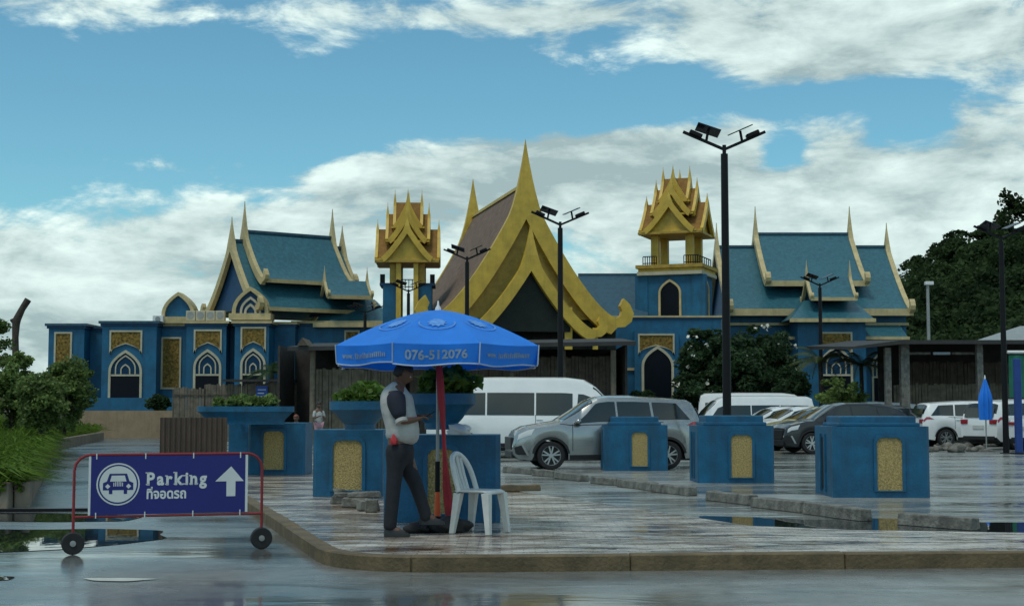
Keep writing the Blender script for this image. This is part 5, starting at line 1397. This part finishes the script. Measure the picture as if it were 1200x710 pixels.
slats('timber_wall', 'wood', SH, PXS(480, YS+2), PXS(716, YS+2), YS+2, 0, PZ(418, YS+2), .14, 5)
MB().add([(PXS(347, YS-.1), YS-.1, zr0+.2), (PXS(360, YS-.1), YS-.1, zr0+.2), (PXS(353, YS-.1), YS-.1, zr0+.52), (PXS(347, YS-.1), YS+2, zr0+.2), (PXS(360, YS-.1), YS+2, zr0+.2), (PXS(353, YS-.1), YS+2, zr0+.52)],
   [(0,1,2), (5,4,3), (0,2,5,3), (1,4,5,2), (0,3,4,1)]).build('roof_vent', 'wood', SH)
YF = 63.0
BF = thing('bamboo_fence', 'weathered grey bamboo fence with a thin dark eave below the left hall', 'fence', (PXS(275, YF), YF, 0))
xf = [PXS(p, YF) for p in (203, 240, 290, 348)]; zf = [PZ(p, YF) for p in (457, 452, 449, 447)]
for i in range(3): slats('slat_bay', 'bamboo', BF, xf[i]+.02, xf[i+1]-.02, YF, 0, (zf[i]+zf[i+1])/2, .12, 20+i)
for i in range(4): MB().cyl((xf[i], YF+.1, 0), (xf[i], YF+.1, zf[i]+.05), .06, n=8).build('post', 'wood', BF)
MB().bx(PXS(262, YF), PXS(348, YF), YF-.35, YF+.9, PZ(447, YF), PZ(444.5, YF)).build('eave', 'shedroof', BF)
MB().bx(xf[0], xf[3], YF-.05, YF-.02, PZ(463, YF), PZ(462, YF)).build('rail', 'wood', BF)
M['noticeblue'] = mat('notice_blue', (.01, .06, .30), .5)
ns = thing('notice_board', 'small blue notice board fixed to the bamboo fence', 'sign', (PXS(307, YF-.1), YF-.1, PZ(475, YF)))
MB().bx(PXS(300, YF-.1), PXS(313.5, YF-.1), YF-.14, YF-.08, PZ(476, YF-.1), PZ(452, YF-.1)).build('board', 'noticeblue', ns)
for k in range(3): MB().bx(PXS(302, YF-.1), PXS(311.5-k*2, YF-.1), YF-.15, YF-.141, PZ(457.2+k*4, YF-.1), PZ(456+k*4, YF-.1)).build('text_line', 'piping', ns)
YT = 58.0
SR = thing('market_shed', 'dark open shed with concrete posts behind the white cars', 'shed', (PXS(1120, YT), YT, .004))
X0, X1 = PXS(1000, YT), PXS(1330, YT); za_, zb_ = PZ(409, YT), PZ(403, YT)
MB().add([(X0, YT, za_), (PXS(1060, YT), YT, zb_), (X1, YT, zb_), (X1, YT+9, zb_+.35), (PXS(1060, YT), YT+9, zb_+.35), (X0, YT+9, za_+.35)] + [(X0, YT, za_+.1), (PXS(1060, YT), YT, zb_+.16), (X1, YT, zb_+.16), (X1, YT+9, zb_+.55), (PXS(1060, YT), YT+9, zb_+.55), (X0, YT+9, za_+.5)],
   [(5,4,1,0), (4,3,2,1), (6,7,10,11), (7,8,9,10), (0,1,7,6), (1,2,8,7), (2,3,9,8), (3,4,10,9), (4,5,11,10), (5,0,6,11)]).build('roof', 'shedroof', SR)
for px in (1042, 1062, 1150, 1215, 1290):
    x = PXS(px, YT+.5); w_ = .17 if px == 1062 else .12
    MB().bx(x-w_, x+w_, YT+.5, YT+.5+2*w_, 0, zb_+.02 if px > 1050 else za_+.08).build('post', 'conc', SR)
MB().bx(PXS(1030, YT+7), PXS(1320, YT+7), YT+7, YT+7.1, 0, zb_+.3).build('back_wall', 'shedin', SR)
slats('bamboo_wall', 'bamboo', SR, PXS(1048, YT+3), PXS(1186, YT+3), YT+3, 0, PZ(450, YT+3), .13, 8)
slats('timber_screen', 'wood', SR, PXS(1066, YT+5), PXS(1190, YT+5), YT+5, 0, PZ(424, YT+5), .15, 9)
for (a, b, m_) in ((1064, 1092, 'conc'), (1095, 1115, 'piping'), (1117, 1148, 'conc')): MB().bx(PXS(a, YT+1.2), PXS(b, YT+1.2), YT+1.2, YT+1.25, PZ(415.5, YT+1.2), PZ(412.5, YT+1.2)).build('light_strip_board', m_, SR)  # pale boards stand in for strips of light below the roof
gb = thing('grey_roofed_house', 'small grey roof rising behind the right shed', 'building', (PXS(1215, 74), 74, 0))
MB().add([(PXS(1176, 74), 74, PZ(402, 74)), (PXS(1260, 74), 74, PZ(402, 74)), (PXS(1250, 79), 79, PZ(382, 79)), (PXS(1198, 79), 79, PZ(382, 79)), (PXS(1176, 74), 84, PZ(402, 74)), (PXS(1260, 74), 84, PZ(402, 74))], [(0,1,2,3), (3,2,5,4), (1,5,2), (0,3,4), (0,4,5,1)]).build('roof', 'greymetal', gb)
MB().bx(PXS(1182, 74), PXS(1254, 74), 74.5, 83, 0, PZ(403, 74)).build('wall', 'shedin', gb)
# banner and posts at the lot's far side
M['green'] = mat('green_cloth', (.006, .13, .075), .7, var=.2)
M['dkblue'] = mat('blue_post', (.008, .045, .22), .5, var=.2)
YB = 45.9
bn = thing('banner', 'green hanging banner with a white top bar beside the black lamp post', 'banner', (PXS(1200, YB), YB, 0))
rows = [[(PXS(1183.5, YB) + (PXS(1214, YB)-PXS(1183.5, YB))*i/12, YB+.03*math.sin(i*1.1+j*.4), PZ(416, YB)+(PZ(466, YB)-PZ(416, YB))*j/6) for i in range(13)] for j in range(7)]
MB().grid(rows).build('cloth', 'green', bn, smooth='all', fix=False)
MB().cyl((PXS(1182, YB), YB, PZ(412.5, YB)), (PXS(1216, YB), YB, PZ(412.5, YB)), .05, n=8).build('top_bar', 'white', bn)
MB().cyl((PXS(1214, YB), YB+.05, 0), (PXS(1214, YB), YB+.05, PZ(411, YB)), .04, n=8).build('post', 'blackmetal', bn)
bp = thing('blue_post', 'dark blue square post standing before the green banner', 'post', (PXS(1193, 45.2), 45.2, 0))
MB().bx(-.10, .10, -.10, .10, 0, PZ(420, 45.2)).build('shaft', 'dkblue', bp, world=False, bevel=.02, seg=1)
MB().bx(-.2, .2, -.2, .2, 0, .05).build('foot', 'blackmetal', bp, world=False, bevel=.01, seg=1)
YU = 47.6
cu = thing('closed_umbrella', 'tall closed blue umbrella with white tip before the white cars', 'umbrella', (PXS(1155, YU), YU, .004))
zt_, zb2 = PZ(444, YU), PZ(492, YU)
rows = []
for j in range(9):
    t = j/8; r = .03 + .165*min(1, t*2.2)*(1-.25*max(0, t-.6)); rows.append([((r*(1+.22*math.cos(8*a)))*math.cos(a), (r*(1+.22*math.cos(8*a)))*math.sin(a), zt_+(zb2-zt_)*t) for a in [2*math.pi*i/48 for i in range(49)]])
MB().grid(rows).build('folded_canopy', 'canvas', cu, world=False, smooth='all', fix=False)
MB().cyl((0, 0, 0), (0, 0, zt_), .022, n=8).build('pole', 'greymetal', cu, world=False)
MB().lathe([(.03, 0), (.03, .05), (.012, .13), (0, .14)], 10, (0, 0, zt_-.01)).build('finial', 'white', cu, world=False, smooth=True)
MB().lathe([(0, 0), (.25, 0), (.24, .06), (.05, .1), (0, .1)], 16).build('foot', 'conc', cu, world=False)
g_ = random.Random(31)
for k in range(16):
    px = 1080 + k*4.6 + g_.uniform(-2, 2); p = G(px, 528+g_.uniform(-1.5, 2), .004); r = g_.uniform(.10, .22)
    o = lump('rock', 'conc', None, (0, 0, 0), (r*1.3, r, r*.8), 40+k, .35, 2); o.location = (p.x, p.y, .004 + r*.40)
    tag(o, 'rough grey rock in the low heap lying before the white wagon', 'rock', 'rocks heaped before the white cars')

# ================================================================ TREES AND PLANTS
def tree(name, label, base, H, centre, rad, m, seed, n_cl=40, n_leaf=120, clr=.5, size=.14, trunk_r=.12, cat='tree', group=None, shell=.45, elong=1.7, extra=None):
    T = thing(name, label, cat, base, 0, group)
    lv, cc = clumps(n_cl, n_leaf, centre, rad, clr, size, seed, elong, shell)
    link('crown', leaf_mesh('crown', lv), m, T)
    b = MB(); top = Vector(centre)
    b.tube([(0, 0, -.1), (top.x*.2, top.y*.2, top.z*.35), (top.x*.7, top.y*.7, top.z*.8), tuple(top)], [trunk_r*1.2, trunk_r, trunk_r*.7, trunk_r*.3], 8)
    tr = b.build('trunk', 'bark', T, world=False, smooth=True)
    for k in range(0, min(n_cl, 22), 2):
        c = Vector(cc[k]); s = Vector((top.x*.4, top.y*.4, top.z*(.35+.3*((k*7) % 10)/10)))
        MB().tube([s, s.lerp(c, .5)+Vector((0, 0, .08)), c], [trunk_r*.45, trunk_r*.25, trunk_r*.08], 6).build('limb', 'bark', tr, world=False, smooth=True)
    return T
def at(px, Y, z=0): return (PXS(px, Y), Y, z)
def pxr(n, Y): return n*Y/F
for (px, py, rx, ry, Y, m_, sd, lb) in (
    (14, 458, 44, 46, 44, 'leaf', 51, 'broad green bush with pale leaf tips at the drive side of the planting bed'),
    (76, 458, 32, 44, 50, 'leaf', 52, 'upright green bush standing before the blank blue wall of the left hall'),
    (-32, 420, 42, 66, 47, 'leaf', 53, 'taller dark bush on the planting bed below the broken trunk'),
    (48, 470, 28, 30, 42, 'leaf', 54, 'low dark bush between the two larger bushes of the planting bed')):
    zc = PZ(py, Y); tree('bush', lb, at(px, Y, .6), 3, (0, 0, zc-.6), (pxr(rx, Y), pxr(rx, Y), pxr(ry, Y)), m_, sd, 80, 150, .30, .075, .06, 'bush', 'bushes on the planting bed', .35)
bt_ = thing('broken_trunk', 'bare broken tree trunk with one stub arm above the left bushes', 'tree', at(18, 54, .5))
q = lambda px, py: tuple(P(px, py, 54) - Vector(bt_.location))
b = MB(); b.tube([(q(18, 479)[0], 0, 0), q(18.5, 430), q(18, 395), q(19, 376)], [.16, .13, .12, .15], 10); b.build('trunk', 'bark', bt_, world=False, smooth=True)
b = MB(); b.tube([q(18.5, 383), q(20, 374), q(26, 362), q(33, 351)], [.13, .15, .12, .13], 10); b.build('stub_arm', 'bark', bt_, world=False, smooth=True)
b = MB(); b.tube([q(18, 379), q(14, 375), q(13.5, 374)], [.10, .08, .07], 8); b.build('stub', 'bark', bt_, world=False, smooth=True)
# grass and creepers on the bed
def bed_z(X, Y):
    xe = -7.25 - (Y-20.7)*(8.75/29.3) if Y < 50 else -16.0 - (Y-50)*.181
    w_ = max(0, xe-X); return .30 + .45*min(1, w_/3.5)*(1-math.exp(-(Y-20.7)/2.5)), xe
vs_ = []; gg = np.random.default_rng(77)
for k in range(9500):
    Y = 20.8 + 45*gg.random()**1.5
    z, xe = bed_z(0, Y); X = xe + .12 - 7.5*gg.random()**1.7*(Y/40)
    z, _ = bed_z(X, Y); hgt = (.22+.30*gg.random())*(.75+min(.55, (Y-20)/60)); w_ = .018+.014*gg.random()
    lean = gg.normal(size=2)*.18
    if xe - X < .35: lean[0] = abs(lean[0]) + .22
    a = gg.random()*6.28; dx, dy = math.cos(a)*w_, math.sin(a)*w_
    m1 = (X+lean[0]*.45, Y+lean[1]*.45, z+hgt*.7); tp = (X+lean[0]*1.5, Y+lean[1]*1.5, z+hgt*(.95 if xe-X > .35 else .35))
    vs_.append([(X-dx, Y-dy, z-.03), (X+dx, Y+dy, z-.03), (m1[0]+dx*.9, m1[1]+dy*.9, m1[2]), (m1[0]-dx*.9, m1[1]-dy*.9, m1[2])])
    vs_.append([(m1[0]-dx*.9, m1[1]-dy*.9, m1[2]), (m1[0]+dx*.9, m1[1]+dy*.9, m1[2]), tp, (tp[0]-.003, tp[1], tp[2]-.002)])
gr = link('tall_grass', leaf_mesh('tall_grass', np.array(vs_).reshape(-1, 3)), 'grass', None, 'stuff')
tag(gr, 'bright green tall grass trailing over the low wall of the bed', 'grass')
# creeper streamers hanging over the wall face
cv = []
for k in range(34):
    Y = 20.75 + 24*gg.random()**1.6; z, xe = bed_z(0, Y); X = xe+.28+.02*gg.random(); L = .12+.24*gg.random()
    front = Y < 20.95
    for i in range(26):
        t = gg.random(); cv.append((X+.02*gg.normal(), Y+.06*gg.normal(), .40-L*t))
for k in range(26):
    X = -7.1 - 4.5*gg.random(); L = .10+.26*gg.random()
    for i in range(24): cv.append((X+.05*gg.normal(), 20.56+.015*gg.normal(), .44-L*gg.random()))
co = link('creeper', leaf_mesh('creeper', leaf_faces(np.array(cv), .055, gg, 1.8)), 'grass', None, 'stuff')
tag(co, 'green creeper hanging down the face of the bed wall', 'plant')
# flowering trees and shrubs before the right tower
def blossoms(T, centre, rad, n_, seed):
    g = np.random.default_rng(seed); d = g.normal(size=(n_, 3)); d /= np.linalg.norm(d, axis=1)[:, None]; d[:, 1] = -abs(d[:, 1])
    c = np.array(centre) + d*np.array(rad)*(.85+.2*g.random(n_))[:, None]
    vv = [leaf_faces(c + g.normal(size=c.shape)*.06, .15, g, 1.0) for _ in range(3)]
    o = link('blossom', leaf_mesh('blossom', vv), 'petal', T); o['kind'] = 'stuff'
for (px, py, rx, ry, Y, sd, lb, nb) in ((828, 428, 42, 44, 66, 61, 'dark leafy tree with white blossoms beside the pointed doorway', 18),
                                    (893, 424, 46, 44, 68, 62, 'dark leafy tree with white blossoms before the wall of the right hall', 22),
                                    (862, 440, 36, 34, 64, 64, 'lower dark leafy tree filling the gap between two blossoming trees', 8)):
    zc = PZ(py, Y); T = tree('blossom_tree', lb, at(px, Y, 0), 4, (0, 0, zc), (pxr(rx, Y), pxr(rx, Y), pxr(ry, Y)), 'leaf_dk', sd, 90, 150, .42, .12, .12, 'tree', 'trees before the right hall', .3)
    blossoms(T, (0, 0, zc), (pxr(rx, Y), pxr(rx, Y), pxr(ry, Y)), nb, sd)
for (px, py, rx, ry, Y, sd, lb) in ((812, 463, 22, 14, 62, 65, 'low rounded shrub beside the foot of the pointed doorway'), (930, 452, 22, 22, 62, 66, 'low shrub between the blossoming tree and the palm'),
                                (985, 462, 30, 18, 60.5, 67, 'low scrubby shrub at the foot of the palms'), (185, 472, 11, 8, 71.5, 68, 'little round shrub on the tan wall beside the bamboo fence'), (752, 468, 12, 9, 62, 69, 'small shrub at the threshold of the pointed doorway')):
    zc = PZ(py, Y); zb_ = TZ if Y > 70.3 else 0; tree('shrub', lb, at(px, Y, zb_), 1, (0, 0, zc-zb_), (pxr(rx, Y), pxr(rx, Y), pxr(ry, Y)), 'leaf_dk' if px != 985 else 'leaf', sd, 30, 90, .3, .11, .05, 'shrub', None, .3)
def palm(label, px, pyc, Y, zb, R_, nf, seed, m='leaf_palm'):
    zc = PZ(pyc, Y)-zb; T = thing('palm', label, 'palm', at(px, Y, zb), 0, 'palms before the palace')
    MB().tube([(0, 0, -.1), (.03, 0, zc*.5), (0, 0, zc)], [.13, .10, .09], 8).build('trunk', 'bark', T, world=False, smooth=True)
    g = np.random.default_rng(seed)
    for k in range(nf):
        a = 2*math.pi*k/nf + g.normal()*.2; el = .25+.9*g.random(); b = MB(); pts = []
        for i in range(9):
            t = i/8; r = R_*t*math.cos(el*(1-t*.2)); z = zc + R_*(math.sin(el)*t - .75*t*t*(.6+.3*math.cos(el)))
            pts.append(Vector((math.cos(a)*r, math.sin(a)*r, z)))
        vs = []; fs = []
        side = Vector((-math.sin(a), math.cos(a), 0))
        for i in range(1, 9):
            for j in range(3):
                p = pts[i-1].lerp(pts[i], j/3); d = (pts[i]-pts[i-1]).normalized(); ln = R_*.30*math.sin(math.pi*min(1, (i+j/3)/9*.92+.08))
                for s in (-1, 1):
                    e = p + (side*s*.85 + d*.55 + Vector((0, 0, -.35))).normalized()*ln; n0 = len(vs)
                    vs += [tuple(p), tuple(p+d*.05), tuple(e)]; fs.append((n0, n0+1, n0+2))
        b.add(vs, fs); b.tube(pts, .012, 4); b.build('frond', m, T, world=False, fix=False)
    return T
palm('feathery palm before the porch arch of the right hall', 962, 424, 65, 0, 1.9, 15, 71)
palm('feathery palm beside the concrete posts of the right shed', 1010, 428, 65.5, 0, 1.7, 14, 72)
palm('short dark palm behind the bamboo fence under the left hall windows', 318, 436, 74, TZ, 1.5, 15, 73, 'leaf_dk')

# wooded hill on the right
def hill_top(px): return float(np.interp(px, [1000, 1055, 1080, 1110, 1150, 1200, 1260, 1400], [380, 348, 322, 302, 284, 270, 250, 220]))
rows = []
def hz(X, Y):
    px = 600 + F*X/Y; full = PZ(hill_top(px), Y) - 5.0
    return max(.0, full)*min(1, max(0, (Y-98)/62))**.9
for i in range(16):
    Y = 98 + i*6.5; rows.append([(PXS(1000+j*28, Y), Y, hz(PXS(1000+j*28, Y), Y)-.3) for j in range(22)])
ho = MB().grid(rows).build('hill', 'earth', smooth='all'); ho['kind'] = 'structure'
gw = np.random.default_rng(5); vv = []
def crown_pts(c, r, n_, g):
    d = g.normal(size=(n_, 3)); d /= np.linalg.norm(d, axis=1)[:, None]; d[:, 2] = abs(d[:, 2])*1.1-.25
    k = 7; cc = g.normal(size=(k, 3)); cc /= np.linalg.norm(cc, axis=1)[:, None]; cc[:, 2] = abs(cc[:, 2])
    ii = g.integers(0, k, n_)
    return np.array(c) + cc[ii]*r*np.array([.62, .62, .7]) + d*r*.45*(g.random(n_)**.4)[:, None]
for k in range(210):
    Y = 104 + 62*gw.random(); px = 1048 + 240*gw.random(); X = PXS(px, Y)
    r = 2.2 + 1.9*gw.random(); z = hz(X, Y)
    vv.append(leaf_faces(crown_pts((X, Y, z+1.0+1.6*gw.random()), r, 850, gw), .36, gw, 1.5))
wd = link('woodland', leaf_mesh('woodland', vv), 'leaf_hill', None, 'stuff')
tag(wd, 'dark green woodland covering the hill behind the right hall', 'woodland')
for (px, py, r, sd, lb) in ((1192, 256, 2.6, 1, 'slender dark tree standing highest on the wooded hilltop'), (1150, 272, 3.0, 2, 'flat topped spreading tree on the wooded hill crest'),
                        (1118, 296, 2.6, 3, 'rounded dark tree on the hill crest above the grey lamp'), (1084, 316, 2.4, 4, 'dark tree on the hill slope beside the last cream spire'), (1172, 276, 2.4, 5, 'dark tree between the spreading tree and the hilltop tree')):
    Y = 168; base = (PXS(px, Y), Y, hz(PXS(px, Y), Y)-.3); g = np.random.default_rng(sd+90); zc = PZ(py, Y)-base[2]
    T = thing('hill_tree', lb, 'tree', base, 0, 'trees on the hill crest')
    ys = 1.7 if sd == 1 else (.55 if sd == 2 else .9); xs = .8 if sd == 1 else 1.25
    p = crown_pts((0, 0, 0), r, 1300, g)*np.array([xs, xs, ys]) + np.array([0, 0, zc-r*.25])
    link('crown', leaf_mesh('crown', leaf_faces(p, .30, g, 1.5)), 'leaf_hill', T)
    MB().tube([(0, 0, 0), (.15, 0, zc*.5), (0, 0, zc)], [.28, .2, .1], 7).build('trunk', 'bark', T, world=False)
